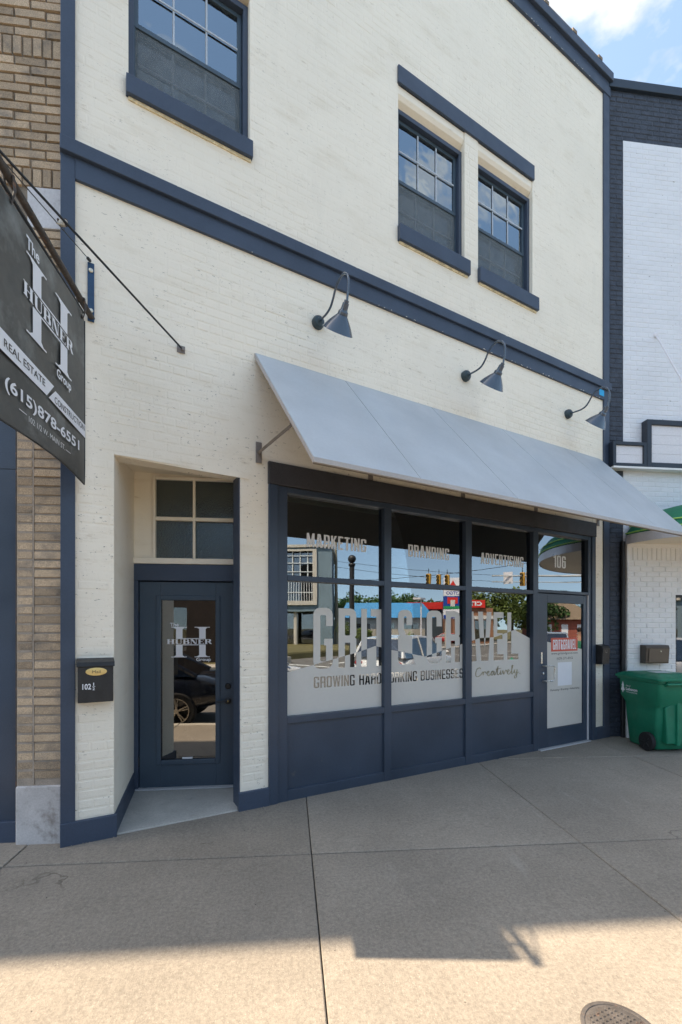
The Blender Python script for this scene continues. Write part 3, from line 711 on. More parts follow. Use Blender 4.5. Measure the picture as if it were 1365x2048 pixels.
for s0, s1, zz in ((.375, 1.395, 5.882), (3.075, 4.095, 5.845), (4.285, 5.345, 5.845)): quick('sill_bedding', OCH, bld, [(s0, s1, -.014, .02, zz, zz + .024)], MF, bevel=.004)
for s0, s1 in ((3.068, 4.049), (4.279, 5.277)):
    b = MB(MF); b.prism([(.012, 7.583), (.012, 7.50), (.035, 7.46), (.085, 7.43), (.085, 7.388), (.2, 7.388), (.2, 7.583)], lambda u, v, d: (d, u, v), s0, s1)
    b.build('window_head', CREAM_S, bld)
# rooms behind the windows
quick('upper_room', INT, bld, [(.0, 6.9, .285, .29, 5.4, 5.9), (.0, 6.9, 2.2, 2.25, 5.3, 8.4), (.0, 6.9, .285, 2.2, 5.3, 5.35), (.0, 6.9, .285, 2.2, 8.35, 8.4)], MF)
quick('roof', DARKC, bld, [(-.05, 7.0, .3, 9, 9.3, 9.4)], MF)

# storefront
store = quick('storefront', NAVYD, bld, [(1.560, 6.666, -.030, .10, 2.985, 3.19)], MF, bevel=.004)
quick('side_board', NAVY2, store, [(1.565, 1.655, -.022, .10, -.2, 2.984)], MF, bevel=.004); quick('side_board', NAVY2, store, [(6.572, 6.661, -.022, .10, -.2, 2.984)], MF, bevel=.004)
quick('stile', NAVY2, store, [(1.657, 1.756, -.006, .095, -.2, 2.983)], MF, bevel=.003)
quick('stile', NAVY2, store, [(6.500, 6.570, -.006, .095, -.2, 2.983)], MF, bevel=.003)
quick('top_rail', NAVY2, store, [(1.7565, 6.4995, -.005, .095, 2.930, 2.983)], MF, bevel=.003)
MULL = [(2.879, 2.971), (4.065, 4.165), (5.290, 5.392)]
for a, c in MULL: quick('mullion', NAVY2, store, [(a, c, -.006, .095, -.2, 2.9295)], MF, bevel=.003)
BAYS = [(1.7565, 2.8785), (2.9715, 4.0645), (4.1655, 5.2895)]
for a, c in BAYS:
    quick('transom_bar', NAVY2, store, [(a, c, -.004, .095, 2.096, 2.148)], MF, bevel=.003)
    quick('sill_bar', NAVY2, store, [(a, c, -.004, .095, .733, .796)], MF, bevel=.003)
    quick('kick_panel', NAVY2, store, [(a, c, .022, .05, .10, .733)], MF)
    quick('bottom_rail', NAVY2, store, [(a, c, -.002, .095, -.2, .10)], MF, bevel=.004)
    quick('pane', GLASS, store, [(a, c, .050, .056, 2.148, 2.93)], MF)
    quick('pane', GLASS, store, [(a, c, .050, .056, .796, 2.096)], MF)
quick('transom_bar', NAVY2, store, [(5.3925, 6.4995, -.004, .095, 2.125, 2.165)], MF, bevel=.003)
quick('pane', GLASS, store, [(5.3925, 6.4995, .050, .056, 2.165, 2.93)], MF)
quick('head_rail', PALE, store, [(1.76, 5.29, .11, .13, 2.885, 2.93)], MF)

# frosted film with the mountain line and knocked-out lettering
ridge = [(1.70, 1.20), (2.564, 1.388), (2.80, 1.452), (3.02, 1.403), (3.12, 1.386), (3.48, 1.318), (4.10, 1.462), (4.354, 1.520), (4.62, 1.53), (4.99, 1.622), (5.32, 1.495)]
mount = [(1.70, .5)] + ridge + [(5.32, .5)]; mount = mount[:1] + [mount[-1]] + mount[1:-1][::-1]
ZL, ZH = 1.237, 1.847; G = []
def one(ch, x0, x1, z0=ZL, z1=ZH, t=.118):
    w0 = .335 if ch not in 'I' else .118
    k = (x1 - x0) / w0; H = z1 - z0; ops = [(s, [(x0 + a * k, z0 + c * H) for a, c in P]) for s, P in block_glyph(ch, w0, t)]
    G.append((ops, x0, x1 + .01))
for ch, a, c in [('G', 2.057, 2.277), ('R', 2.344, 2.558), ('I', 2.620, 2.690), ('T', 2.740, 2.960), ('&', 3.10, 3.330), ('G', 3.508, 3.735), ('R', 3.800, 4.020), ('A', 4.075, 4.300), ('V', 4.325, 4.560), ('E', 4.600, 4.780), ('L', 4.850, 5.060)]: one(ch, a, c)
ls = MATS
G2 = lay('GROWING HARDWORKING BUSINESSES.', 2.062, 4.105, 1.045, 1.158, .10, .07)
def clipped(a, c, z0=.798, z1=2.09):
    cl = [(a, z0), (c, z0), (c, z1), (a, z1)]
    def pred(x, y):
        if not (a < x < c and z0 < y < z1): return False
        if in_glyphs(G2, x, y): return False
        return pip(mount, x, y) != in_glyphs(G, x, y)
    return region([cl, mount] + gpolys([g for g in G + G2 if g[2] > a - .05 and g[1] < c + .05]), pred)
for a, c in BAYS: flat('frosted_film', FILM, store, clipped(a + .002, c - .002), lambda x, z: (x, .0492, z), MF)
# script word cut dark/gold into the film of the third pane
b = MB(MF)
def script(P, sc_x, x0, z0, sc_z, r):
    pts = []
    for i in range(len(P) - 1):
        p0 = P[max(i - 1, 0)]; p1 = P[i]; p2 = P[i + 1]; p3 = P[min(i + 2, len(P) - 1)]
        for t in (0, .25, .5, .75):
            q = [.5 * ((2 * p1[k]) + (-p0[k] + p2[k]) * t + (2 * p0[k] - 5 * p1[k] + 4 * p2[k] - p3[k]) * t * t + (-p0[k] + 3 * p1[k] - 3 * p2[k] + p3[k]) * t ** 3) for k in (0, 1)]
            pts.append(q)
    pts.append(P[-1]); b.tube([(x0 + u * sc_x, .0455, z0 + v * sc_z) for u, v in pts], r, 6)
cre = [[(.8, 1.5), (.6, 1.75), (.2, 1.5), (-.05, .8), (0, .15), (.35, 0), (.8, .3), (1.2, .9), (1.25, .2), (1.3, .75), (1.6, .9), (1.75, .6), (2.0, .55), (2.3, .8), (2.1, .98), (1.9, .5), (2.2, .02), (2.6, .4), (3.05, .95), (2.75, .8), (2.7, .15), (2.95, .15), (3.2, .9), (3.25, .1), (3.5, .4), (3.95, 1.9), (3.8, .5), (3.95, .05), (4.3, .5), (4.4, .95), (4.4, .15), (4.65, .3), (4.85, .95), (5.0, .1), (5.35, .95), (5.5, .85), (5.75, .55), (6.05, .8), (5.85, .98), (5.65, .5), (5.95, .02), (6.4, .6), (6.75, 1.8), (6.55, 1.7), (6.55, .1), (6.85, .3), (7.1, .95), (7.1, .25), (7.4, .3), (7.6, .95), (7.45, -.6), (7.1, -.85), (7.1, -.4), (7.9, .4)],
       [(3.55, 1.25), (4.3, 1.35)], [(4.42, 1.35), (4.45, 1.42)], [(8.1, .05), (8.15, .05)]]
for st in cre: script(st, .098, 4.29, 1.045, .062, .0045)
b.build('script_lettering', mat('gold_script_vinyl', (.30, .26, .16), .4, .5, 3, 0), store, label='word Creatively in thin gold and grey script on the frosted film')
fnG = lambda x, z: (x, .0492, z)
word('vinyl_lettering', VGREY, store, 'MARKETING', 1.985, 2.682, 2.446, 2.582, fnG, MF, label='word MARKETING in frosted capitals')
word('vinyl_lettering', VGREY, store, 'BRANDING', 3.241, 3.851, 2.446, 2.582, fnG, MF, label='word BRANDING in frosted capitals')
word('vinyl_lettering', VGREY, store, 'ADVERTISING', 4.371, 5.160, 2.446, 2.582, fnG, MF, label='word ADVERTISING in frosted capitals')
word('vinyl_lettering', VGREY, store, '106', 5.786, 6.055, 2.490, 2.660, fnG, MF, label='number 106 above the glass door')

# glass shop door
door = MB(MF)
door.box(5.402, 5.590, .006, .050, .018, 2.115); door.box(6.402, 6.488, .006, .050, .018, 2.115)
door.box(5.590, 6.402, .006, .050, 1.992, 2.115); door.box(5.590, 6.402, .006, .050, .018, .265)
sd = door.build('shop_door', NAVY2, bld, bevel=.004, label='glazed shop door in a dark slate frame, number 106')
quick('pane', GLASS, sd, [(5.590, 6.402, .026, .032, .265, 1.992)], MF)
quick('door_edge_strip', SIGNP, sd, [(6.4885, 6.4985, -.012, .045, .02, 2.12)], MF)
quick('threshold', TREADM, sd, [(5.39, 6.50, -.05, .10, -.02, .017)], MF, bevel=.004)
flat('frosted_film', FILM, sd, [[(5.60, .27), (6.39, .27), (6.39, 1.34), (5.60, 1.46)]], lambda x, z: (x, .0253, z), MF)
flat('logo_sticker', RED, sd, [[(5.695, 1.32), (6.290, 1.32), (6.290, 1.508), (5.695, 1.508)]], lambda x, z: (x, .0245, z), MF, label='orange red sticker with the shop name')
word('logo_lettering', VWHITE, sd, 'GRIT&GRAVEL', 5.735, 6.255, 1.345, 1.483, lambda x, z: (x, .0238, z), MF)
textmesh('web_address', 'www.gritandgravel.com', VBLACK, sd, facade_text(5.70, .0245, 1.268), .59, .040)
textmesh('phone_number', '(629) 271-8352', VBLACK, sd, facade_text(5.82, .0245, 1.195), .36, .042)
textmesh('services_line', 'Marketing \u2022 Branding \u2022 Advertising', VBLACK, sd, facade_text(5.68, .0245, .765), .65, .036)
flat('blank_white_sticker', VWHITE, sd, [[(5.84, .838), (6.155, .838), (6.155, 1.165), (5.84, 1.165)]], lambda x, z: (x, .0245, z), MF)
b = MB(MF); b.tube([(5.49, .006, 1.135), (5.49, -.055, 1.135), (5.50, -.07, 1.135), (5.62, -.07, 1.135), (5.64, -.07, 1.12), (5.64, -.07, .95), (5.62, -.07, .932), (5.50, -.07, .932), (5.49, -.055, .932), (5.49, .006, .932)], .010, 10)
b.build('door_handle', ALU, sd, smooth=True)
quick('lock_plate', ALU, sd, [(5.455, 5.485, .0, .006, 1.165, 1.32)], MF, bevel=.002)
b = MB(MF); b.lathe([(.016, 0), (.016, .012), (.012, .015)], (5.50, .006, 1.03), (0, -1, 0), 16); b.build('key_cylinder', ALU, sd, smooth=True)
# dark room behind the storefront
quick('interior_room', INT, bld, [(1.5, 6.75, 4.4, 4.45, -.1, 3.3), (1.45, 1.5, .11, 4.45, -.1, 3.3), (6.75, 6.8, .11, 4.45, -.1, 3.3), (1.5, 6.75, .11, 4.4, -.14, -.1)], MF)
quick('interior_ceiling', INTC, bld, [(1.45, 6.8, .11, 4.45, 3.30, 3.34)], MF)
b = MB(MF); b.lathe([(.24, 0), (.235, -.05), (.18, -.085), (.02, -.10)], (4.26, 1.25, 3.30), (0, 0, 1), 24); b.build('ceiling_light', SIGNP, bld, smooth=True)
quick('desk', mat('oak_desk', (.20, .13, .07), .5), bld, [(2.2, 3.9, 1.6, 2.3, .68, .72), (2.22, 2.28, 1.6, 2.3, -.1, .68), (3.82, 3.88, 1.6, 2.3, -.1, .68)], MF)

# recessed entrance (its door wall is parallel to the street)
Lf, Lb = Vector((-1.378, 3.857)), Vector((-1.522, 4.80)); Rf, Rb = Vector((-.440, 4.263)), Vector((-.556, 4.80))
def vwall(b, p, q, z0a, z1a, z0b, z1b, off):          # vertical slab between plan points p, q, thickened by plan vector off
    o2 = Vector(off)
    P = [(p.x, p.y, z0a), (q.x, q.y, z0b), (q.x + o2.x, q.y + o2.y, z0b), (p.x + o2.x, p.y + o2.y, z0a)]
    Q = [(p.x, p.y, z1a), (q.x, q.y, z1b), (q.x + o2.x, q.y + o2.y, z1b), (p.x + o2.x, p.y + o2.y, z1a)]
    return b.hexa(P, Q)
b = MB(); vwall(b, Lf, Lb, -.3, 3.05, -.3, 3.22, (-.05, 0)); b.build('recess_wall', CREAM_S, bld)
b = MB(); Rm = Vector((-.512, 4.428)); vwall(b, Rf, Rm, -.3, 3.01, -.3, 3.08, (-.006, -.002)); vwall(b, Rm + Vector((-.006, .001)), Rb, -.3, 3.08, -.3, 3.2, (.05, 0)); b.build('door_jamb', NAVY, bld)
b = MB(); b.add([(-1.50, 3.83, 3.019), (-.36, 4.29, 2.995), (-.40, 4.9, 3.15), (-1.60, 4.9, 3.215), (-1.50, 3.83, 3.06), (-.36, 4.29, 3.06), (-.40, 4.9, 3.3), (-1.60, 4.9, 3.3)],
             [(0, 3, 2, 1), (4, 5, 6, 7), (0, 1, 5, 4), (1, 2, 6, 5), (2, 3, 7, 6), (3, 0, 4, 7)]); b.build('recess_soffit', CREAM_S, bld)
b = MB(); k = .018; vwall(b, Lf + Vector((.001, .0)), Lb + Vector((.001, -.06)), -.2, .165, -.1, .23, (k, 0)); b.build('recess_base_board', NAVY, bld, bevel=.003)
fp = [(-1.43, 3.835), (-.40, 4.28), (-.50, 4.98), (-1.56, 4.98)]
b = MB(); b.hexa([(x, y, -.4) for x, y in fp], [(x, y, z) for (x, y), z in zip(fp, (gz(-1.43, 3.84) + .012, gz(-.4, 4.28) + .010, .05, .05))]); b.build('recess_floor', FLOORC, bld, bevel=.006)
# cream wall panel above the door, with the transom window set into it
b = MB(); b.box(-1.60, -1.345, 4.80, 4.86, 2.278, 3.3); b.box(-1.345, -.45, 4.80, 4.86, 3.15, 3.3); b.build('panel_over_door', CREAM_S, bld)
tr = quick('transom_window', CREAM_S, bld, [(-1.343, -1.315, 4.775, 4.84, 2.338, 3.15), (-.958, -.932, 4.785, 4.84, 2.338, 3.15), (-1.315, -.958, 4.78, 4.84, 2.715, 2.750), (-.932, -.53, 4.78, 4.84, 2.715, 2.750), (-1.315, -.53, 4.782, 4.84, 3.122, 3.149)], bevel=.003)
quick('transom_sill', CREAM_S, tr, [(-1.545, -.53, 4.755, 4.84, 2.280, 2.336)], bevel=.003)
for a, c in ((-1.315, -.958), (-.932, -.53)):
    for z0, z1 in ((2.338, 2.715), (2.750, 3.122)): quick('pane', GLASSO, tr, [(a, c, 4.815, 4.820, z0, z1)])
ed = quick('entrance_frame', NAVY, bld, [(-1.535, -1.478, 4.77, 4.86, .0, 2.112), (-1.535, -.50, 4.768, 4.86, 2.114, 2.276), (-.553, -.50, 4.79, 4.86, 0, 2.112)], bevel=.003)
b = MB(); dx0, dx1, dz0, dz1 = -1.472, -.556, .058, 2.104; gx0, gx1, gz0, gz1 = -1.270, -.732, .325, 1.925
b.box(dx0, gx0, 4.795, 4.84, dz0, dz1); b.box(gx1, dx1, 4.795, 4.84, dz0, dz1); b.box(gx0, gx1, 4.795, 4.84, dz0, gz0); b.box(gx0, gx1, 4.795, 4.84, gz1, dz1)
hd = b.build('entrance_door', DOORM, bld, bevel=.003, label='slate blue entrance door with a tall single glass, in the recess')
m_ = .042
quick('glazing_bead', DOORM, hd, [(gx0 - m_, gx0 + .004, 4.782, 4.80, gz0 - m_, gz1 + m_), (gx1 - .004, gx1 + m_, 4.782, 4.80, gz0 - m_, gz1 + m_), (gx0 + .004, gx1 - .004, 4.782, 4.80, gz0 - m_, gz0 + .004), (gx0 + .004, gx1 - .004, 4.782, 4.80, gz1 - .004, gz1 + m_)], bevel=.006)
quick('pane', GLASSD, hd, [(gx0, gx1, 4.815, 4.820, gz0, gz1)])
quick('threshold', TREADM, bld, [(-1.50, -.53, 4.74, 4.86, .045, .060)], bevel=.003)
for z_ in (.32, 1.08, 1.86):
    b = MB(); b.tube([(-1.476, 4.786, z_ - .05), (-1.476, 4.786, z_ + .05)], .008, 8); b.build('hinge', BLACK, hd)
b = MB(); b.lathe([(.030, 0), (.030, .010), (.022, .018), (.008, .019)], (-.612, 4.795, 1.058), (0, -1, 0), 20); b.build('deadbolt', BLACK, hd, smooth=True)
b = MB(); b.lathe([(.034, 0), (.034, .012), (.014, .018), (.014, .045)], (-.612, 4.795, .912), (0, -1, 0), 20)
b.tube([(-.612, 4.755, .912), (-.65, 4.75, .913), (-.70, 4.752, .905), (-.725, 4.754, .908)], [.011, .010, .008, .008], 8); b.build('lever_handle', BLACK, hd, smooth=True)
b = MB(); b.lathe([(.009, 0), (.008, .004)], (-.612, 4.75, .912), (0, -1, 0), 10); b.build('key_cylinder', GOLD, hd)
quick('label_sticker', VWHITE, hd, [(-1.065, -.965, 4.812, 4.8145, .330, .348)])
fnD = lambda x, z: (x, 4.8143, z)
H = big_h(-1.172, -.795, 1.350, 1.655, (1.478, 1.535)); NAME = serif_word('HUBNER', -1.215, -.775, 1.483, 1.531)
flat('logo_lettering', VWHITE, hd, region([g[0][0][1] for g in H], lambda x, y: in_glyphs(H, x, y)), fnD, MW, label='tall split serif letter H in white')
flat('logo_lettering', VWHITE, hd, region(gpolys(NAME), lambda x, y: in_glyphs(NAME, x, y)), fnD, MW, label='name HUBNER in white serif capitals')
TD = lambda x, z: Matrix.Translation((x, 4.8143, z)) @ Matrix.Rotation(R(90), 4, 'X')
textmesh('logo_lettering', 'The', VWHITE, hd, TD(-1.185, 1.660), .085, .036, .02); textmesh('logo_lettering', 'Group', VWHITE, hd, TD(-.93, 1.300), .145, .045, .02)
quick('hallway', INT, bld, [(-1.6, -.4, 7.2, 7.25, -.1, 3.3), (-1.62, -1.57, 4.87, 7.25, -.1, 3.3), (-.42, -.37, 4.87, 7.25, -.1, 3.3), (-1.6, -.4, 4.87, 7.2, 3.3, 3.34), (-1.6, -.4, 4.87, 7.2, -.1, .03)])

# =================================================================== AWNING
aw0, aw1, AD, AZ0, AZ1 = 1.435, 6.786, -1.20, 4.165, 2.832
aw = thing('awning', MF @ Vector((aw0, 0, AZ1)), 'long pale grey sheet metal awning sloping out over the storefront', 'awning', rz=TH)
seams = [aw0, 2.389, 3.524, 4.679, 5.934, aw1]
for a, c in zip(seams, seams[1:]):
    b = MB(MF); g = .0034; t = .018
    b.prism([(-.004, AZ0), (AD, AZ1), (AD, AZ1 - t), (-.004, AZ0 - t)], lambda u, v, d: (d, u, v), a + g, c - g); b.build('panel', AWN, aw, bevel=.002)
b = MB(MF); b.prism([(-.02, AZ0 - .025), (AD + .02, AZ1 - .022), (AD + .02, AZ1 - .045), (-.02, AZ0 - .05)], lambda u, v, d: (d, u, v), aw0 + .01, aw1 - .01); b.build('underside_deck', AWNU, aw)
b = MB(MF); b.box(aw0 - .003, aw1 + .003, AD - .012, AD + .010, AZ1 - .042, AZ1 - .004); b.build('front_edge', AWNE, aw, bevel=.003)
for s in (aw0 - .004, aw1 - .002):
    b = MB(MF); b.prism([(0, AZ0 - .002), (AD, AZ1 - .002), (AD, AZ1 - .042), (0, AZ0 - .045)], lambda u, v, d: (d, u, v), s, s + .006); b.build('side_edge', AWNE, aw)
for s in (aw0 + .035, 2.70, 4.02, 5.34, aw1 - .05):
    b = MB(MF); b.tube([(s, -.01, 3.255), (s, -.80, 3.225)], .017, 4); b.tube([(s, -.75, 3.235), (s, -.80, 3.225)], .019, 4); o = b.build('strut', STEELB, aw)
    quick('strut_plate', STEELB, o, [(s - .028, s + .028, -.012, -.0035, 3.16, 3.35)], MF)

# =================================================================== GOOSENECK LAMPS
def lamp(s, z, label, rzs=0.0):
    r_ = thing('gooseneck_lamp', MF @ Vector((s, 0, z)), label, 'wall lamp', 'gooseneck lamps above the awning', rz=TH)
    f = Matrix.Translation(MF @ Vector((s, 0, z))) @ Matrix.Rotation(TH + rzs, 4, 'Z')
    b = MB(f); b.lathe([(.062, 0), (.062, .035), (.050, .055), (.030, .062), (.022, .075)], (0, 0, 0), (0, -1, 0), 24); b.build('wall_mount', LAMPB, r_, smooth=True)
    P = [(0, -.06, -.005), (0, -.12, -.01), (0, -.20, -.015), (0, -.27, .000), (0, -.32, .045), (0, -.36, .10), (0, -.41, .142), (0, -.47, .158), (0, -.53, .145), (0, -.578, .10), (0, -.600, .04), (0, -.597, -.03), (0, -.585, -.08), (0, -.575, -.13)]
    Q = []
    for i in range(len(P) - 1):
        p0 = Vector(P[max(i - 1, 0)]); p1 = Vector(P[i]); p2 = Vector(P[i + 1]); p3 = Vector(P[min(i + 2, len(P) - 1)])
        for t in (0, .33, .66): Q.append(.5 * ((2 * p1) + (p2 - p0) * t + (2 * p0 - 5 * p1 + 4 * p2 - p3) * t * t + (-p0 + 3 * p1 - 3 * p2 + p3) * t ** 3))
    Q.append(Vector(P[-1])); b = MB(f); b.tube(Q, .0105, 12); b.build('gooseneck_arm', LAMPM, r_, smooth=True)
    ax = Vector((0, .92, -1)).normalized(); c = Vector((0, -.566, -.128))
    b = MB(f); b.lathe([(.016, -.012), (.021, -.010), (.022, .0), (.022, .008), (.029, .012), (.031, .055), (.034, .068), (.046, .080), (.048, .100), (.043, .104)], c, ax, 28); b.build('lamp_socket', LAMPM, r_, smooth=True)
    b = MB(f); b.lathe([(.040, .096), (.052, .112), (.075, .138), (.110, .180), (.141, .228), (.146, .234), (.142, .236), (.137, .229), (.106, .184), (.071, .142), (.048, .116), (.036, .10)], c, ax, 40, cap=False); b.build('lamp_shade', LAMPM, r_, smooth=True)
    b = MB(f); b.lathe([(.012, .10), (.028, .13), (.030, .16), (.018, .19)], c, ax, 16); b.build('bulb', SIGNP, r_, smooth=True)
lamp(2.076, 4.642, 'gooseneck lamp with conical slate shade nearest the camera, above the awning left end')
lamp(4.053, 4.652, 'gooseneck lamp in the middle of the row, above the centre of the awning')
lamp(6.012, 4.648, 'gooseneck lamp farthest right, beside the blue paint patch on the band')

# =================================================================== MAILBOXES
f = MF; mb = thing('mailbox', MF @ Vector((.02, -.001, 1.07)), 'black steel mailbox marked 102 1/2 with brass oval plate', 'mailbox', rz=TH)
b = MB(f); b.box(.022, .262, -.095, -.003, 1.078, 1.355); b.build('box', BLACK, mb, bevel=.004)
b = MB(f); b.prism([(-.003, 1.412), (-.105, 1.385), (-.110, 1.352), (-.100, 1.348), (-.098, 1.356), (-.003, 1.36)], lambda u, v, d: (d, u, v), .014, .270); b.build('lid', BLACK, mb, bevel=.002)
b = MB(f); b.lathe([(.001, 0), (1, 0), (1, .003), (.8, .004)], (0, 0, 0), (0, -1, 0), 32)
b.v = [Vector((.145 + v.x * .072, -.096 + v.y, 1.312 + v.z * .030)) for v in b.v]; pl = b.build('oval_plate', GOLD, mb, smooth=True)
textmesh('mail_lettering', 'Mail', BROWN, pl, facade_text(.118, -.1012, 1.300), .055, .022)
textmesh('number_lettering', '102', VWHITE, mb, facade_text(.052, -.0958, 1.178), .058, .044, .02)
textmesh('number_lettering', '1', VWHITE, mb, facade_text(.124, -.0958, 1.206), .006, .022, .02); textmesh('number_lettering', '2', VWHITE, mb, facade_text(.120, -.0958, 1.172), .014, .022, .02)
quick('number_lettering', VWHITE, mb, [(.118, .138, -.0960, -.0952, 1.1985, 1.2015)], f)
mb2 = thing('mailbox', MF @ Vector((6.67, -.001, 1.10)), 'plain black mailbox with silver dots on the corner strip right of the glass door', 'mailbox', rz=TH)
b = MB(f); b.prism([(-.002, 1.405), (-.002, 1.115), (-.110, 1.115), (-.125, 1.345), (-.10, 1.385)], lambda u, v, d: (d, u, v), 6.668, 6.846); b.build('box', BLACK, mb2, bevel=.004)
b = MB(f)
for a in range(0, 360, 60): b.ball((6.757 + .022 * math.cos(R(a)), -.120, 1.31 + .024 * math.sin(R(a))), .005, 6)
b.build('rosette', BOLT, mb2)
mb3 = thing('mailbox', (5.27, 6.44, 1.12), 'bronze brown mailbox on the white brick wall above the green cart', 'mailbox')
b = MB(); b.prism([(6.44, 1.395), (6.44, 1.12), (6.335, 1.12), (6.315, 1.355), (6.33, 1.39)], lambda u, v, d: (d, u, v), 5.24, 5.62); b.build('box', BROWN, mb3, bevel=.006)
b = MB(); b.prism([(6.329, 1.14), (6.312, 1.34), (6.307, 1.34), (6.324, 1.14)], lambda u, v, d: (d, u, v), 5.285, 5.60); b.build('front_panel', mat('bronze_panel', (.13, .10, .075), .4), mb3, bevel=.004)
b = MB(); b.lathe([(.012, 0), (.010, .008)], (5.47, 6.310, 1.30), (0, -1, 0), 14); b.build('lock', BOLT, mb3)

# =================================================================== HANGING SIGN (runs out towards the street)
SX = -1.52
sg = thing('hanging_sign', (SX, 3.2, 2.73), 'black vinyl blade sign of a real estate office hung from a rusty bar', 'sign')
def sz_bot(y): return 2.742 + .020 * math.sin((y - 2.60) * 3.0) - .030 * max(0, (y - 3.3) / .36) ** 1.5
ny = 28; nzv = 10; b = MB(); vs = []; 
for i in range(ny + 1):
    y = 2.595 + (3.655 - 2.595) * i / ny
    for j in range(nzv + 1):
        z0 = sz_bot(y); z1 = 3.985 - .06 * max(0, (y - 3.59) / .065) ** 2; z = z0 + (z1 - z0) * j / nzv
        vs.append((SX + .006 * math.sin(y * 9) * (1 - j / nzv) + .005, y - (.02 * (1 - j / nzv) if i == ny else 0), z))
nn = len(vs); fr_ = [(i * (nzv + 1) + j, (i + 1) * (nzv + 1) + j, (i + 1) * (nzv + 1) + j + 1, i * (nzv + 1) + j + 1) for i in range(ny) for j in range(nzv)]
b.add(vs, fr_); b.add([(x - .006, y, z) for x, y, z in vs], [tuple(reversed(q)) for q in fr_])
b.build('sign_board', SIGNB, sg, smooth='all')
edge = [(SX + .004, 3.655, 3.93 - k * .1) for k in range(12)] + [(SX + .003, 3.652 - k * .0956, sz_bot(3.652 - k * .0956)) for k in range(12)]
b = MB(); b.tube(edge, .006, 6); b.build('edge_binding', BLACK, sg, smooth=True)
fnS = lambda y, z: (SX + .0135, y, z)
H = big_h(2.868, 3.428, 3.36, 3.825, (3.547, 3.648)); NAME = serif_word('HUBNER', 2.838, 3.452, 3.558, 3.638)
flat('sign_lettering', VWHITE, sg, region([g[0][0][1] for g in H], lambda x, y: in_glyphs(H, x, y)), fnS, MW, label='tall split serif letter H in white')
flat('sign_lettering', VWHITE, sg, region(gpolys(NAME), lambda x, y: in_glyphs(NAME, x, y)), fnS, MW, label='name HUBNER in white serif capitals')
TS = lambda y, z: Matrix(((0, 0, 1, SX + .0135), (1, 0, 0, y), (0, 1, 0, z), (0, 0, 0, 1)))
textmesh('sign_lettering', 'The', VWHITE, sg, TS(2.868, 3.845), .14, .075, .02)
textmesh('sign_lettering', 'Group', VWHITE, sg, TS(3.222, 3.268), .20, .078, .02)
flat('white_band', VWHITE, sg, [[(2.60, 3.111), (3.095, 3.099), (3.185, 3.201), (2.60, 3.224)]], fnS, MW)
flat('white_band', VWHITE, sg, [[(3.118, 3.097), (3.645, 3.055), (3.645, 3.152), (3.203, 3.180)]], fnS, MW)
TS2 = lambda y, z: Matrix(((0, 0, 1, SX + .0150), (1, 0, 0, y), (0, 1, 0, z), (0, 0, 0, 1)))
textmesh('sign_lettering', 'REAL ESTATE', VBLACK, sg, TS2(2.652, 3.140), .42, .044, .006); textmesh('sign_lettering', 'CONSTRUCTION', VBLACK, sg, TS2(3.190, 3.100), .44, .042, .004)
textmesh('sign_lettering', '(615)878-6551', VWHITE, sg, TS(2.663, 2.905), .885, .092, .02)
textmesh('sign_lettering', '102 1/2 W. MAIN ST.', VGREY, sg, TS(2.893, 2.845), .44, .034)
flat('sign_lettering', VGREY, sg, [[(2.794, 2.872), (2.872, 2.872), (2.872, 2.876), (2.794, 2.876)], [(3.345, 2.852), (3.413, 2.852), (3.413, 2.856), (3.345, 2.856)]], fnS, MW)
b = MB(); b.tube([(SX, 2.56, 4.112), (SX, 2.9, 4.095), (SX, 3.80, 4.045)], .022, 12); b.build('hanging_bar', RUSTM, sg, smooth=True)
b = MB(); b.tube([(SX, 2.60, 4.02), (SX, 3.64, 3.985)], .010, 8); b.build('top_rail', ROD, sg, smooth=True)
for y in (2.715, 3.60):
    z = 4.085 if y < 3 else 4.04
    b = MB(); b.tube([(SX + .026, y, z + .02), (SX + .03, y + .01, z - .05), (SX + .012, y + .012, z - .12), (SX - .015, y, z - .05), (SX - .024, y, z + .02), (SX, y, z + .032), (SX + .026, y, z + .02)], .008, 8); b.build('strap', RUSTM, sg)
quick('wall_plate', PLATEB, sg, [(.088, .134, -.016, -.004, 4.012, 4.462)], MF, bevel=.002)
for z in (4.09, 4.40):
    b = MB(MF); b.lathe([(.016, 0), (.016, .008), (.010, .012)], (.111, -.016, z), (0, -1, 0), 12); b.build('bolt', BOLT, sg)
anc = MF @ Vector((.794, -.012, 4.0))
b = MB(); b.tube([anc, (SX, 2.585, 4.145)], .0075, 8); b.build('guy_rod', ROD, sg, smooth=True)
b = MB(MF); b.box(.750, .815, -.008, -.003, 3.970, 4.03); b.lathe([(.014, 0), (.014, .018), (.008, .02)], (.794, -.008, 4.0), (0, -1, 0), 10); b.build('anchor_plate', STEELB, sg)
top = MF @ Vector((.108, -.012, 4.475)); end_ = Vector((SX, 2.58, 4.115)); b = MB(); b.tube([top + (end_ - top) * .06, end_], .0032, 6)
b.build('stay_cable', ROD, sg)
b = MB(); b.lathe([(.004, 0), (.012, .01), (.012, .05), (.004, .06)], top, end_ - top, 8); b.build('shackle', ROD, sg)
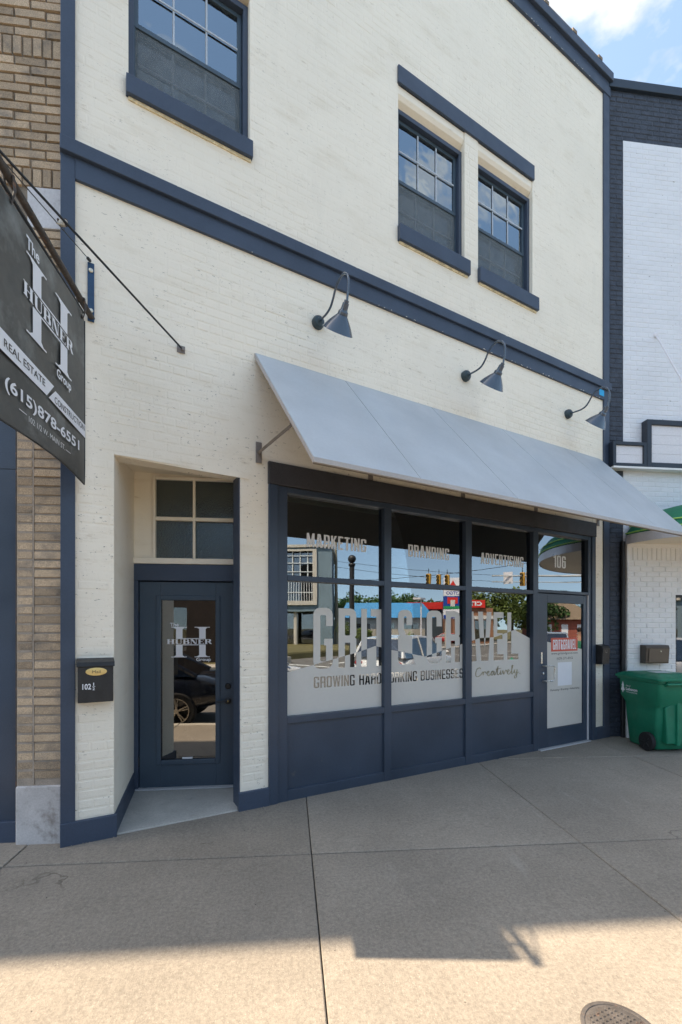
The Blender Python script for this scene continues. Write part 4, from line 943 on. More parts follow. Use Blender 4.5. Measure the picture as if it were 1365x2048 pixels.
# sparrow sitting on the cable
def skin(name, m, parent, chains, loc=(0, 0, 0), levels=1, **kw):
    verts = []; edges = []; rad = []; idx = {}
    for ch in chains:
        prev = None
        for p, r_ in ch:
            key = tuple(round(c, 4) for c in p)
            if key not in idx: idx[key] = len(verts); verts.append(p); rad.append(r_)
            i = idx[key]
            if prev is not None and prev != i: edges.append((prev, i))
            prev = i
    me = bpy.data.meshes.new(name); o = bpy.data.objects.new(name, me); COL.objects.link(o); o.location = loc
    if parent is not None: o.parent = parent
    me.from_pydata(verts, edges, []); me.materials.append(m)
    o.modifiers.new('skin', 'SKIN'); sm = o.modifiers.new('sub', 'SUBSURF'); sm.levels = sm.render_levels = levels
    for i, r_ in enumerate(rad):
        d = me.skin_vertices[0].data[i]; d.radius = (r_, r_) if not isinstance(r_, tuple) else r_; d.use_root = (i == 0)
    o.modifiers['skin'].use_smooth_shade = True
    return tag(o, kw.get('label'), kw.get('cat'), kw.get('group'), kw.get('kind'))
bp_ = Vector((-1.515, 3.339, 4.336)); cz = top + (end_ - top) * ((top.y - 3.339) / (top.y - end_.y)); bp_ = Vector((cz.x, 3.339, cz.z))
bird = thing('bird', bp_, 'small sparrow perched on the thin stay cable above the sign', 'bird')
FE = mat('grey_buff_feathers', (.42, .37, .30), .8, .2, 60); FD = mat('dark_brown_feathers', (.05, .035, .03), .8)
skin('body', FE, bird, [[((0, .0, .045), .024), ((0, .022, .066), .020), ((0, .036, .086), .016), ((0, .048, .085), .006), ((0, .058, .083), .002)], [((0, .0, .045), .024), ((0, -.028, .020), .017), ((0, -.055, -.006), .008), ((0, -.085, -.030), .006)]], levels=2)
b = MB(Matrix.Translation(bp_)); b.ball((0, .036, .096), .013, 8, (1, 1, .6)); b.ball((0, .046, .070), .010, 8); b.build('head_cap', FD, bird, smooth='all')
b = MB(Matrix.Translation(bp_)); b.ball((.018, -.012, .038), .02, 8, (.4, 1.5, .8)); b.ball((-.018, -.012, .038), .02, 8, (.4, 1.5, .8)); b.build('wing', FD, bird, smooth='all')
b = MB(Matrix.Translation(bp_)); b.tube([(.007, 0, .028), (.007, .003, 0)], .0018, 5); b.tube([(-.007, 0, .028), (-.007, .003, 0)], .0018, 5); b.build('leg', FD, bird)

# =================================================================== LEFT NEIGHBOUR
PY = 3.78; PX = -1.728
nb_ = thing('brick_building', (-1.73, PY, 0), 'tall tan brick building with dark panels at the left edge', 'building')
b = MB(); b.box(-2.055, PX, PY + .004, PY + .5, -.3, 4.69); b.box(-12, PX, PY + .004, PY + .5, 4.69, 14.4); b.build('wall', MORTARD, nb_)
quick('shadow_parapet_cap', TERRA, nb_, [(-12, PX, PY - .165, PY + .5, 14.4, 14.5)])  # out of view; height and overhang chosen to place the sidewalk shadow edge
quick('building_side', MORTARD, nb_, [(PX - .3, PX - .01, PY + .5, 14, -.3, 14.4)])
tb = {}
def tan_brick(x0, x1, z0, z1, d=.0):
    w, h = round(x1 - x0, 3), round(z1 - z0, 3); v = rg.randrange(4); key = (w, h, v)
    if key not in tb:
        q = MB(); e = .003; dep = .009 + .002 * v; j = lambda: rg.uniform(-.0016, .0016)
        F = [(-w / 2 + e + j(), -dep, -h / 2 + e + j()), (w / 2 - e + j(), -dep + j(), -h / 2 + e + j()), (w / 2 - e + j(), -dep, h / 2 - e + j()), (-w / 2 + e + j(), -dep + j(), h / 2 - e + j())]
        B = [(-w / 2, .003, -h / 2), (w / 2, .003, -h / 2), (w / 2, .003, h / 2), (-w / 2, .003, h / 2)]
        q.add(B + F, [(0, 1, 5, 4), (1, 2, 6, 5), (2, 3, 7, 6), (3, 0, 4, 7), (4, 5, 6, 7)])
        me = bpy.data.meshes.new('brick'); me.from_pydata(q.v, [], q.f); me.materials.append(BRICKT); tb[key] = me
    o = bpy.data.objects.new('brick', tb[key]); COL.objects.link(o); o.parent = nb_; o.location = ((x0 + x1) / 2 + 1.73, d + .003, (z0 + z1) / 2)
z = 5.143; r_ = 0; CB = .0705
while z < 6.75:
    if 5.97 < z + .03 < 6.06 or abs(z - 5.989) < .02:
        x = PX - .004
        for k in range(8): tan_brick(x - .062, x, z + .004, z + .142); x -= .071
        z += .148; r_ += 1; continue
    x = PX - .004; L = .105 if r_ % 2 else .216
    while x > -2.45:
        tan_brick(x - L, x, z + .004, z + .062); x -= L + .011; L = .216
    z += CB; r_ += 1
x = PX - .004
for k in range(8): tan_brick(x - .062, x, 5.002, 5.137); x -= .071
quick('cement_block', BLOCK, nb_, [(-1.975, PX - .002, PY - .012, PY + .1, 4.688, 4.996)], bevel=.006)
z = 4.62; r_ = 0
while z > 3.25:
    tan_brick(-1.945, PX - .004, z, z + .058); tan_brick(-2.052, -1.956, z, z + .058, .004); z -= .070
z = 3.215
while z > .44:
    tan_brick(-1.928, PX - .003, z, z + .0565); tan_brick(-2.052, -1.941, z, z + .0565, .006); z -= .0697
quick('mortar_strip', MORTAR, nb_, [(-1.940, -1.929, PY - .006, PY + .01, .45, 4.68)])
b = MB(); b.box(-2.055, PX, PY + .0005, PY + .004, .44, 3.27); b.build('pale_mortar', MORTAR, nb_)
quick('plinth', PLINTH, nb_, [(-2.058, PX - .0, PY - .018, PY + .1, -.3, .442)], bevel=.012)
quick('dark_panel', NAVY2, nb_, [(-6, -2.062, PY + .045, PY + .1, .0, 2.86), (-6, -2.062, PY + .045, PY + .1, 2.865, 4.69)])
quick('panel_base', NAVY, nb_, [(-6, -2.062, PY + .02, PY + .1, -.3, .165)], bevel=.004)
b = MB(); b.box(-2.064, -2.058, PY + .0, PY + .1, .1, 3.3); b.build('rusty_edge_bead', RUSTM, nb_)

# =================================================================== RIGHT NEIGHBOUR
NY = 6.545; nr = thing('corner_building', (4.82, NY, 0), 'white painted brick building with charcoal border and green rounded canopy at right', 'building')
b = MB(); b.box(4.815, 14.5, NY, NY + .4, -.4, 9.80); b.build('wall', DARKB, nr)
quick('coping', DARKC, nr, [(4.79, 14.5, NY - .05, NY + .45, 9.80, 9.93)], bevel=.006)
quick('painted_field', WHITEB, nr, [(5.045, 14.5, NY - .006, NY - .001, 2.9, 9.05)])
b = MB(); z = 3.0; r_ = 0; rq = random.Random(5)
while z < 9.0:
    x = 5.047 - (.1 if r_ % 2 else 0)
    while x < 7.4:
        a, c = max(5.047, x + .005), x + .20; x += .205
        if c - a < .03 or z + .06 > 9.04: continue
        e = .006; d = NY - .0085 - rq.uniform(0, .002)
        b.add([(a, NY - .006, z), (c, NY - .006, z), (c, NY - .006, z + .062), (a, NY - .006, z + .062), (a + e, d, z + e), (c - e, d, z + e), (c - e, d, z + .062 - e), (a + e, d, z + .062 - e)], [(0, 1, 5, 4), (1, 2, 6, 5), (2, 3, 7, 6), (3, 0, 4, 7), (4, 5, 6, 7)])
    z += .0735; r_ += 1
b.build('brickwork', WHITEB, nr, kind='stuff')
b = MB(); z = 0.0; r_ = 0
while z < 9.75:
    x = 4.82 - (.1 if r_ % 2 else 0)
    while x < (5.04 if z < 9.06 else 7.4):
        a, c = max(4.82, x + .005), min(x + .20, 5.042 if z < 9.05 else 9); x += .205
        if c - a < .03: continue
        e = .008; d = NY - .005 - rq.uniform(0, .004)
        b.add([(a, NY, z), (c, NY, z), (c, NY, z + .062), (a, NY, z + .062), (a + e, d, z + e), (c - e, d, z + e), (c - e, d, z + .062 - e), (a + e, d, z + .062 - e)], [(0, 1, 5, 4), (1, 2, 6, 5), (2, 3, 7, 6), (3, 0, 4, 7), (4, 5, 6, 7)])
    z += .0735; r_ += 1
b.build('dark_brickwork', DARKB, nr, kind='stuff')
# lower white brick shopfront, standing forward of the dark wall
LY = 6.45
b = MB(); wall_holes(b, 5.045, 14.5, -.4, 2.93, LY + .004, NY - .006, [(5.84, 8.6, .35, 2.15)]); b.build('shopfront_wall', WHITEB2, nr)
wb = {}
def white_brick(x0, x1, z0, z1, parent=nr):
    w, h = round(x1 - x0, 3), round(z1 - z0, 3); key = (w, h, rq.randrange(3))
    if key not in wb:
        q = MB(); e = .005; dep = .005 + .0015 * key[2]
        q.add([(-w / 2, .003, -h / 2), (w / 2, .003, -h / 2), (w / 2, .003, h / 2), (-w / 2, .003, h / 2), (-w / 2 + e, -dep, -h / 2 + e), (w / 2 - e, -dep, -h / 2 + e), (w / 2 - e, -dep, h / 2 - e), (-w / 2 + e, -dep, h / 2 - e)], [(0, 1, 5, 4), (1, 2, 6, 5), (2, 3, 7, 6), (3, 0, 4, 7), (4, 5, 6, 7)])
        me = bpy.data.meshes.new('brick'); me.from_pydata(q.v, [], q.f); me.materials.append(WHITEB2); wb[key] = me
    o = bpy.data.objects.new('brick', wb[key]); COL.objects.link(o); o.parent = parent; o.location = ((x0 + x1) / 2 - 4.82, LY + .002 - NY, (z0 + z1) / 2)
z = .02; r_ = 0
while z < 2.62:
    x = 5.048 - (.10 if r_ % 2 else 0); lim = 6.6 if z > 2.14 else 5.838
    while x < lim - .03:
        a, c = max(5.048, x), min(x + .197, lim)
        if c - a > .03: white_brick(a, c, z, z + .066)
        x += .205
    z += .0775; r_ += 1
x = 5.13
while x < 6.5: white_brick(x, x + .066, z + .01, z + .20); x += .078
quick('shop_window', GLASS, nr, [(5.84, 8.6, LY + .06, LY + .066, .35, 2.15)]); quick('window_frame', BLACK, nr, [(5.84, 5.875, LY + .03, LY + .08, .35, 2.15), (5.875, 8.6, LY + .03, LY + .08, 2.11, 2.15)])
quick('shop_interior', INT, nr, [(5.0, 9, 8.5, 8.55, -.1, 3), (5.0, 5.05, 6.96, 8.5, -.1, 3), (5.0, 9, 6.96, 8.5, -.1, -.05), (5.0, 9, 6.96, 8.5, 2.9, 2.95)])
b = MB(); b.tube([(5.010, NY - .045, -.05), (5.010, NY - .045, 2.95)], .032, 12); b.build('downpipe', BLACK, nr, smooth=True)
# canopy: half-round in plan, silver fascia, green shell
def arc(a, b_, n=40): return [(7.15 - a * math.cos(math.pi * i / n), LY + .01 - b_ * math.sin(math.pi * i / n)) for i in range(n + 1)]
can = MB(); A_ = arc(2.12, 1.30)
for (x, y), (x2, y2) in zip(A_, A_[1:]): can.add([(x, y, 2.90), (x2, y2, 2.90), (x2, y2, 3.035), (x, y, 3.035)], [(0, 1, 2, 3)])
cn = can.build('canopy', SILVER, nr, smooth='all')
b = MB(); n = len(A_); b.add([(x, y, 2.915) for x, y in A_], [tuple(range(n))]); b.build('canopy_soffit', CREAM_S, cn)
b = MB(); prof = [(1.0, 3.036), (.985, 3.10), (.95, 3.20), (.89, 3.30), (.80, 3.39), (.68, 3.46), (.5, 3.52), (.25, 3.56), (0.02, 3.58)]
vs = [(7.15 + (x - 7.15) * k, LY + .01 + (y - LY - .01) * k, z) for k, z in prof for x, y in A_]
b.add(vs, [(i * n + j, i * n + j + 1, (i + 1) * n + j + 1, (i + 1) * n + j) for i in range(len(prof) - 1) for j in range(n - 1)]); b.build('canopy_shell', GREENC, cn, smooth='all')
for k, z in ((1.004, 3.06), (.975, 3.165)):
    b = MB(); b.tube([(7.15 + (x - 7.15) * k, LY + .01 + (y - LY - .01) * k, z) for x, y in A_], .010, 6); b.build('lime_stripe', LIME, cn)
bx = thing('sign_box', (5.1, NY - .1, 4.12), 'small blank sign box with charcoal frame, left of the larger blank one', 'sign', 'blank sign boxes on the white brick wall')
def signbox(o, x0, x1, z0, z1, fw):
    y0, y1 = NY - .13, NY - .012
    quick('frame', SIGNF, o, [(x0, x0 + fw, y0, y1, z0, z1), (x1 - fw, x1, y0, y1, z0, z1), (x0 + fw, x1 - fw, y0, y1, z0, z0 + fw), (x0 + fw, x1 - fw, y0, y1, z1 - fw, z1)], bevel=.004)
    n = max(2, int((z1 - z0) / .16)); hh = (z1 - z0 - 2 * fw) / n
    for i in range(n): quick('panel', SIGNP, o, [(x0 + fw, x1 - fw, y0 + .03, y0 + .05, z0 + fw + i * hh + .0015, z0 + fw + (i + 1) * hh - .0015)])
signbox(bx, 4.79, 5.335, 4.06, 4.43, .05)
bx2 = thing('sign_box', (6.7, NY - .1, 4.06), 'large blank sign box with charcoal frame running off the right edge', 'sign', 'blank sign boxes on the white brick wall')
signbox(bx2, 5.34, 8.2, 4.06, 4.78, .075)
quick('bottom_flashing', WHITEB2, bx2, [(4.79, 8.2, NY - .14, NY - .002, 4.03, 4.058)])
b = MB(); b.tube([(5.58, NY - .01, 6.118), (5.57, NY - .04, 6.09), (5.555, 5.45, 4.0), (5.55, 5.2, 3.52)], .011, 8); rd = b.build('canopy_tie_rod', SIGNP, nr, smooth=True)
b = MB(); b.ball((5.58, NY - .012, 6.125), .045, 10, (1, .5, 1)); b.build('rod_anchor', SIGNP, nr, smooth=True)

# =================================================================== GREEN CART
ct = thing('wheeled_bin', (5.1, 5.97, gz(5.1, 5.97)), 'green plastic wheeled refuse cart with white tree emblem, lid closed', 'bin')
g0 = gz(5.1, 6.0)
def ring(x0, x1, y0, y1, z, r=.05, n=4):
    P = []
    for cx, cy, a0 in ((x1 - r, y1 - r, 0), (x0 + r, y1 - r, 90), (x0 + r, y0 + r, 180), (x1 - r, y0 + r, 270)):
        for i in range(n + 1): a = R(a0 + 90 * i / n); P.append((cx + r * math.cos(a), cy + r * math.sin(a), z))
    return P
def loft(b, rings, cap0=True, cap1=True):
    n = len(rings[0]); vs = [p for r_ in rings for p in r_]
    fs = [(i * n + j, i * n + (j + 1) % n, (i + 1) * n + (j + 1) % n, (i + 1) * n + j) for i in range(len(rings) - 1) for j in range(n)]
    if cap0: fs.append(tuple(reversed(range(n))))
    if cap1: fs.append(tuple(range((len(rings) - 1) * n, len(rings) * n)))
    b.add(vs, fs)
b = MB(); loft(b, [ring(4.90, 5.34, 5.74, 6.22, g0 + .02), ring(4.885, 5.355, 5.72, 6.24, g0 + .05), ring(4.855, 5.385, 5.66, 6.27, g0 + .52), ring(4.852, 5.388, 5.655, 6.272, g0 + .60), ring(4.80, 5.43, 5.57, 6.30, g0 + .70), ring(4.785, 5.445, 5.55, 6.31, g0 + .93), ring(4.768, 5.462, 5.53, 6.33, g0 + .935), ring(4.768, 5.462, 5.53, 6.33, g0 + .965)])
b.build('body', GREENP, ct, smooth=True, bevel=.006)
b = MB(); loft(b, [ring(4.750, 5.480, 5.50, 6.35, g0 + .962), ring(4.745, 5.485, 5.495, 6.355, g0 + .990), ring(4.765, 5.465, 5.52, 6.335, g0 + 1.003), ring(4.80, 5.43, 5.60, 6.25, g0 + 1.035), ring(4.90, 5.33, 5.72, 6.12, g0 + 1.048)])
lid = b.build('lid', GREENP, ct, smooth=True, bevel=.004)
quick('lid_rib', GREENP, lid, [(4.86, 5.37, 5.63, 5.66, g0 + 1.03, g0 + 1.045), (4.86, 5.37, 6.18, 6.21, g0 + 1.03, g0 + 1.045)], bevel=.006)
quick('lid_label', VWHITE, lid, [(5.0, 5.25, 5.85, 6.02, g0 + 1.0482, g0 + 1.0495)])
b = MB(); b.prism([(4.97, .12), (5.27, .12), (5.30, .60), (5.20, .66), (5.12, .655), (5.04, .66), (4.94, .60)], lambda u, v, d: (u, d - .09 * (v - .12) * 0, g0 + v), 5.625, 5.72); b.build('back_panel', GREENP, ct, bevel=.015)
b = MB(); b.prism([(5.09, .10), (5.15, .10), (5.15, .78), (5.12, .81), (5.09, .78)], lambda u, v, d: (u, d, g0 + v), 5.595, 5.70); b.build('back_rib', GREENP, ct, bevel=.012)
b = MB(); b.tube([(4.86, 5.50, g0 + .925), (5.37, 5.50, g0 + .925)], .016, 10)
for x in (4.88, 5.12, 5.35): b.tube([(x, 5.56, g0 + .90), (x, 5.50, g0 + .925)], .014, 8); b.tube([(x, 5.535, g0 + .95), (x, 5.50, g0 + .985)], .016, 8)
b.build('handle', GREENP, ct, smooth=True)
b = MB(); b.tube([(4.80, 5.80, g0 + .125), (5.44, 5.80, g0 + .125)], .010, 10); b.build('axle', BOLT, ct)
for x0, sgn in ((4.825, 1), (5.415, -1)):
    b = MB(); b.lathe([(.122, -.028), (.126, -.02), (.126, .02), (.122, .028), (.085, .028), (.080, .012)], (x0, 5.80, g0 + .126), (1, 0, 0), 32); wh = b.build('wheel', BLACKR, ct, smooth=True)
    b = MB()
    for k in range(5): a = R(72 * k); b.tube([(x0 - .024, 5.80, g0 + .126), (x0 - .024, 5.80 + .085 * math.cos(a), g0 + .126 + .085 * math.sin(a))], .010, 5)
    b.lathe([(.022, -.036), (.022, -.01)], (x0, 5.80, g0 + .126), (1, 0, 0), 12); b.build('spokes', BLACK, wh)
# emblem on the left side (x-)
cm = lambda y, z, x: Matrix(((0, 0, -1, x), (-1, 0, 0, y), (0, 1, 0, z), (0, 0, 0, 1)))
ex = 4.7855
b = MB(); tz = g0 + .73; b.add([(ex, 6.21, tz), (ex, 6.225, tz + .035), (ex, 6.25, tz + .04), (ex, 6.225, tz + .10), (ex, 6.235, tz + .105), (ex, 6.21, tz + .17), (ex, 6.185, tz + .105), (ex, 6.195, tz + .10), (ex, 6.17, tz + .04), (ex, 6.195, tz + .035)], [tuple(range(10))]); b.build('tree_emblem', VWHITE, ct)
textmesh('emblem_lettering', 'City of', VWHITE, ct, cm(6.15, g0 + .825, ex), .09, .026, .01); textmesh('emblem_lettering', 'Lebanon', VWHITE, ct, cm(6.15, g0 + .775, ex), .22, .042, .03); textmesh('emblem_lettering', 'TENNESSEE', VWHITE, ct, cm(6.15, g0 + .745, ex), .22, .016)

# =================================================================== THE STREET BEHIND THE CAMERA (seen in the glass)
WHITEC = mat('white_car_paint', (.72, .73, .74), .25, .02, 2, 0, bump=0, coat=.8); DARKCAR = mat('dark_blue_car_paint', (.010, .013, .022), .2, .05, 2, 0, bump=0, coat=1.0)
SILVC = mat('silver_car_paint', (.42, .45, .48), .3, .03, 2, 0, bump=0, metal=.4, coat=.6); RIM = mat('alloy_wheel', (.55, .50, .42), .3, .05, 9, metal=.8, bump=0)
TAIL = mat('red_tail_lamp', (.45, .01, .015), .2, coat=.8); HEADL = mat('clear_headlamp', (.75, .78, .80), .15, coat=.8)
PROFILES = {
 'sedan': dict(L=4.6, W=1.82, belt=[(-2.3, .60, .86), (-2.22, .95, .93), (-1.6, 1.00, .97), (-.8, .96, 1), (.6, .93, 1), (1.3, .90, .98), (2.0, .78, .93), (2.3, .62, .82)], roof=[(-1.75, 1.0), (-1.0, 1.38), (-.1, 1.45), (.55, 1.36), (1.25, .93)]),
 'suv': dict(L=4.9, W=1.95, belt=[(-2.45, .70, .92), (-2.40, 1.08, .97), (-1.6, 1.12, 1), (-.8, 1.10, 1), (.9, 1.08, 1), (1.4, 1.06, .98), (2.2, .98, .94), (2.45, .75, .86)], roof=[(-2.38, 1.12), (-2.05, 1.68), (-.6, 1.76), (.35, 1.70), (1.25, 1.10)]),
 'pickup': dict(L=5.6, W=1.98, belt=[(-2.8, .80, .95), (-2.75, 1.12, .97), (-1.2, 1.12, 1), (-.8, 1.14, 1), (.9, 1.12, 1), (1.4, 1.10, .98), (2.5, 1.02, .95), (2.8, .80, .88)], roof=[(-1.15, 1.12), (-.95, 1.75), (.0, 1.80), (.55, 1.74), (1.25, 1.14)])}
def car(kind, loc, rz, paint, label, name='parked_car', cat='car'):
    c = PROFILES[kind]; o = thing(name, loc, label, cat, rz=rz); f = Matrix.Translation(loc) @ Matrix.Rotation(rz, 4, 'Z'); hw = c['W'] / 2; wr = .34 if kind == 'sedan' else .38
    wx = c['L'] / 2 - .88; b = MB(f); rings = []
    for x, zt, kw in c['belt']:
        w = hw * kw; end = abs(x) > c['L'] / 2 - .12
        zb = .42 if end else .24
        sec = [(-w * .90, zb), (-w, zb + .14), (-w * 1.0, (zb + zt) / 2 + .05), (-w * .97, zt - .06), (-w * .84, zt), (-w * .4, zt + .025)]
        P = [(x, y, z) for y, z in sec] + [(x, -y, z) for y, z in reversed(sec)]; rings.append(P)
    loft(b, rings); b.build('body', paint, o, smooth='all', subsurf=1)
    b = MB(f); rf = c['roof']; rr_ = []
    for x, z in rf:
        base = rf[0][1]; hh = (z - base) / (max(q[1] for q in rf) - base); wt = hw * (.92 - .22 * hh) ; 
        rr_.append([(x, -hw * .92, base - .04), (x, -wt, z), (x, wt, z), (x, hw * .92, base - .04)])
    n = 4; vs = [p for q in rr_ for p in q]; b.add(vs, [(i * n + j, i * n + j + 1, (i + 1) * n + j + 1, (i + 1) * n + j) for i in range(len(rr_) - 1) for j in range(3)]); b.build('glasshouse', CARGL, o)
    b = MB(f); m0, m1 = 1, len(rf) - 2; zt = max(q[1] for q in rf)
    for i in range(m0, m1):
        (x, z), (x2, z2) = rf[i], rf[i + 1]; base = rf[0][1]
        wa, wb_ = hw * (.92 - .22 * (z - base) / (zt - base)) + .02, hw * (.92 - .22 * (z2 - base) / (zt - base)) + .02
        b.hexa([(x, -wa, z - .03), (x2, -wb_, z2 - .03), (x2, wb_, z2 - .03), (x, wa, z - .03)], [(x, -wa * .93, z + .035), (x2, -wb_ * .93, z2 + .035), (x2, wb_ * .93, z2 + .035), (x, wa * .93, z + .035)])
    for sd_ in (-1, 1):
        for i, j in ((0, 1), (len(rf) - 1, len(rf) - 2)):
            (x, z), (x2, z2) = rf[i], rf[j]; wt = hw * (.92 - .22 * (z2 - rf[0][1]) / (zt - rf[0][1]))
            b.tube([(x, sd_ * hw * .90, z - .02), (x2, sd_ * wt, z2)], .045, 6)
        for xm in ((rf[1][0] + rf[-2][0]) / 2, ):
            b.tube([(xm, sd_ * hw * .92, rf[0][1] - .03), (xm, sd_ * hw * .70, zt)], .035, 6)
    b.build('roof', paint, o, smooth=True)
    for x in (-wx, wx):
        for sd_ in (-1, 1):
            b = MB(f); y0 = sd_ * (hw - .10); b.lathe([(wr * .80, -.10), (wr, -.09), (wr * 1.0, .09), (wr * .93, .11), (wr * .68, .105), (wr * .66, .06)], (x, y0, wr), (0, sd_, 0), 28); t_ = b.build('wheel', BLACKR, o, smooth=True)
            b = MB(f)
            for k in range(5):
                for dk in (-7, 7):
                    a = R(72 * k + 90 + dk); b.tube([(x, y0 + sd_ * .105, wr), (x + wr * .66 * math.cos(a), y0 + sd_ * .095, wr + wr * .66 * math.sin(a))], .014, 5)
            b.lathe([(.05, 0), (.045, .02)], (x, y0 + sd_ * .10, wr), (0, sd_, 0), 12)
            for k in range(24): pass
            b.tube([(x + wr * .67 * math.cos(R(15 * k)), y0 + sd_ * .10, wr + wr * .67 * math.sin(R(15 * k))) for k in range(25)], .012, 5); b.build('rim', RIM, t_, smooth=True)
    for sd_ in (-1, 1):
        zt = c['belt'][1][1] - .16; b = MB(f); b.ball((-c['L'] / 2 + .06, sd_ * hw * .72, zt), .12, 10, (.7, 1.3, .7)); b.build('tail_lamp', TAIL, o, smooth='all')
        zt = c['belt'][-2][1] - .10; b = MB(f); b.ball((c['L'] / 2 - .10, sd_ * hw * .70, zt), .12, 10, (1.1, 1.4, .6)); b.build('headlamp', HEADL, o, smooth='all')
        b = MB(f); b.ball((rf[-1][0] - .25, sd_ * (hw + .08), rf[0][1] + .05), .09, 8, (.7, 1, .7)); b.build('wing_mirror', paint, o, smooth='all')
    for x, s_ in ((-c['L'] / 2 + .02, 1),):
        b = MB(f); b.box(x - .02, x + .05, -hw * .8, hw * .8, .42, .50); b.build('rear_trim', BLACK, o, bevel=.02)
    return o
car('sedan', (-3.47, -.05, zr(-3) + .0), math.pi, DARKCAR, 'dark blue car with five spoke alloy wheels parked behind the camera')
car('sedan', (5.35, -2.55, zr(5)), R(8), WHITEC, 'white saloon car in the near lane, reflected at the left of the storefront glass')
car('suv', (11.6, -.45, zr(11)), R(-4), WHITEC, 'white sport utility vehicle parked at the kerb, reflected behind the ampersand')
car('pickup', (31.5, .2, zr(31)), R(170), SILVC, 'silver pickup truck coming through the junction, reflected in the glass door', 'pickup_truck', 'truck')
car('sedan', (58, -19, -.44), R(70), mat('red_car_paint', (.45, .02, .02), .3, coat=.8), 'red car standing at the filling station forecourt')
# post with ball top at the kerb
POSTM = mat('black_post_paint', (.03, .03, .032), .4)
po = thing('ball_top_post', (4.62, 1.98, gz(4.6, 2)), 'slim black ball topped post near the kerb', 'post')
b = MB(); b.tube([(4.62, 1.98, gz(4.6, 2)), (4.62, 1.98, 2.97)], .052, 14); b.lathe([(.10, 0), (.10, .12), (.06, .2)], (4.62, 1.98, gz(4.6, 2)), (0, 0, 1), 16); b.build('shaft', POSTM, po, smooth=True)
b = MB(); b.ball((4.62, 1.98, 3.09), .085, 16); b.lathe([(.06, -.16), (.075, -.12), (.06, -.09)], (4.62, 1.98, 3.09), (0, 0, 1), 16); b.build('ball_finial', POSTM, po, smooth='all')
# hydrant
HY = mat('yellow_hydrant_paint', (.75, .42, .03), .4); HG = mat('green_hydrant_bonnet', (.03, .35, .20), .4)
hy = thing('fire_hydrant', (15.4, 2.05, gz(15, 2)), 'yellow fire hydrant with green bonnet near the corner', 'hydrant'); hz = gz(15.4, 2.05)
b = MB(); b.lathe([(.16, 0), (.16, .04), (.11, .05), (.11, .45), (.14, .46), (.14, .50)], (15.4, 2.05, hz), (0, 0, 1), 16); b.tube([(15.2, 2.05, hz + .36), (15.6, 2.05, hz + .36)], .055, 10); b.tube([(15.4, 1.85, hz + .33), (15.4, 2.1, hz + .33)], .075, 10); b.build('barrel', HY, hy, smooth=True)
b = MB(); b.lathe([(.135, .50), (.13, .60), (.08, .68), (.03, .70), (.03, .74)], (15.4, 2.05, hz), (0, 0, 1), 16); b.build('bonnet', HG, hy, smooth=True)
# man on the sidewalk
SK = mat('skin', (.45, .27, .19), .5, bump=0); GS = mat('green_shirt', (.03, .16, .10), .8); BT = mat('black_shorts', (.02, .02, .025), .8); HR = mat('dark_hair', (.03, .02, .015), .7)
pz = gz(12.2, 5.0); mp = thing('person', (12.2, 4.95, pz), 'man in a dark green shirt and black shorts standing on the sidewalk', 'person')
skin('body', SK, mp, [[((0, 0, .95), .13), ((0, 0, 1.15), .12), ((0, 0, 1.38), .13), ((0, 0, 1.50), .06), ((0, 0, 1.58), .055), ((0, 0, 1.68), .085), ((0, 0, 1.76), .06)],
    [((0, 0, 1.38), .13), ((0, .19, 1.40), .055), ((.02, .24, 1.12), .042), ((.06, .25, .87), .032), ((.07, .25, .78), .035)], [((0, 0, 1.38), .13), ((0, -.19, 1.40), .055), ((.02, -.24, 1.12), .042), ((.06, -.25, .87), .032), ((.07, -.25, .78), .035)],
    [((0, 0, .95), .13), ((0, .10, .86), .085), ((.02, .11, .48), .058), ((0, .11, .10), .040), ((.10, .12, .05), .035)], [((0, 0, .95), .13), ((0, -.10, .86), .085), ((.02, -.11, .48), .058), ((0, -.11, .10), .040), ((.10, -.12, .05), .035)]], levels=2)
skin('shirt', GS, mp, [[((0, 0, .93), .15), ((0, 0, 1.15), .145), ((0, 0, 1.40), .15), ((0, 0, 1.47), .09)], [((0, 0, 1.40), .15), ((0, .19, 1.39), .072), ((.01, .22, 1.22), .06)], [((0, 0, 1.40), .15), ((0, -.19, 1.39), .072), ((.01, -.22, 1.22), .06)]], levels=2)
skin('shorts', BT, mp, [[((0, 0, .98), .142), ((0, .095, .84), .10), ((.01, .11, .55), .082)], [((0, 0, .98), .142), ((0, -.095, .84), .10), ((.01, -.11, .55), .082)]], levels=2)
b = MB(Matrix.Translation((12.2, 4.95, pz))); b.ball((-.015, 0, 1.735), .092, 12, (1, .9, .8)); b.build('hair', HR, mp, smooth='all')

# buildings across the junction
GB = mat('grey_blue_render', (.16, .22, .26), .8, .08, .5, .04, 12); STONE = mat('pale_stone_frame', (.50, .46, .40), .8); BARS = mat('white_balcony_bars', (.62, .64, .64), .6)
ux, uy = Vector((.597, .802)).normalized(), None
gb = thing('office_building', (30.7, -22.0, 0), 'grey blue office block with a barred balcony window, across the junction', 'building', rz=math.atan2(3.49, 2.60))
f = Matrix.Translation((32.29, -19.97, 0)) @ Matrix.Rotation(math.atan2(3.49, 2.60), 4, 'Z')   # local x along facade (0 = right edge in the mirror, negative = left)
b = MB(f); wall_holes(b, -16, 0, -.2, 9.5, -.3, 0, [(-15, -1.7, -.2, 3.3), (-15, -1.7, 4.3, 9.2)]); b.box(-16, 0, -12, -3.2, -.2, 9.4); b.box(-.3, 0, -12, -.3, -.2, 9.5); b.box(-16, 0, -12, -.3, 3.3, 3.6); b.build('wall', GB, gb)
b = MB(f); b.box(-16, .15, -12, .25, 9.5, 9.75); b.build('roof', STONE, gb)
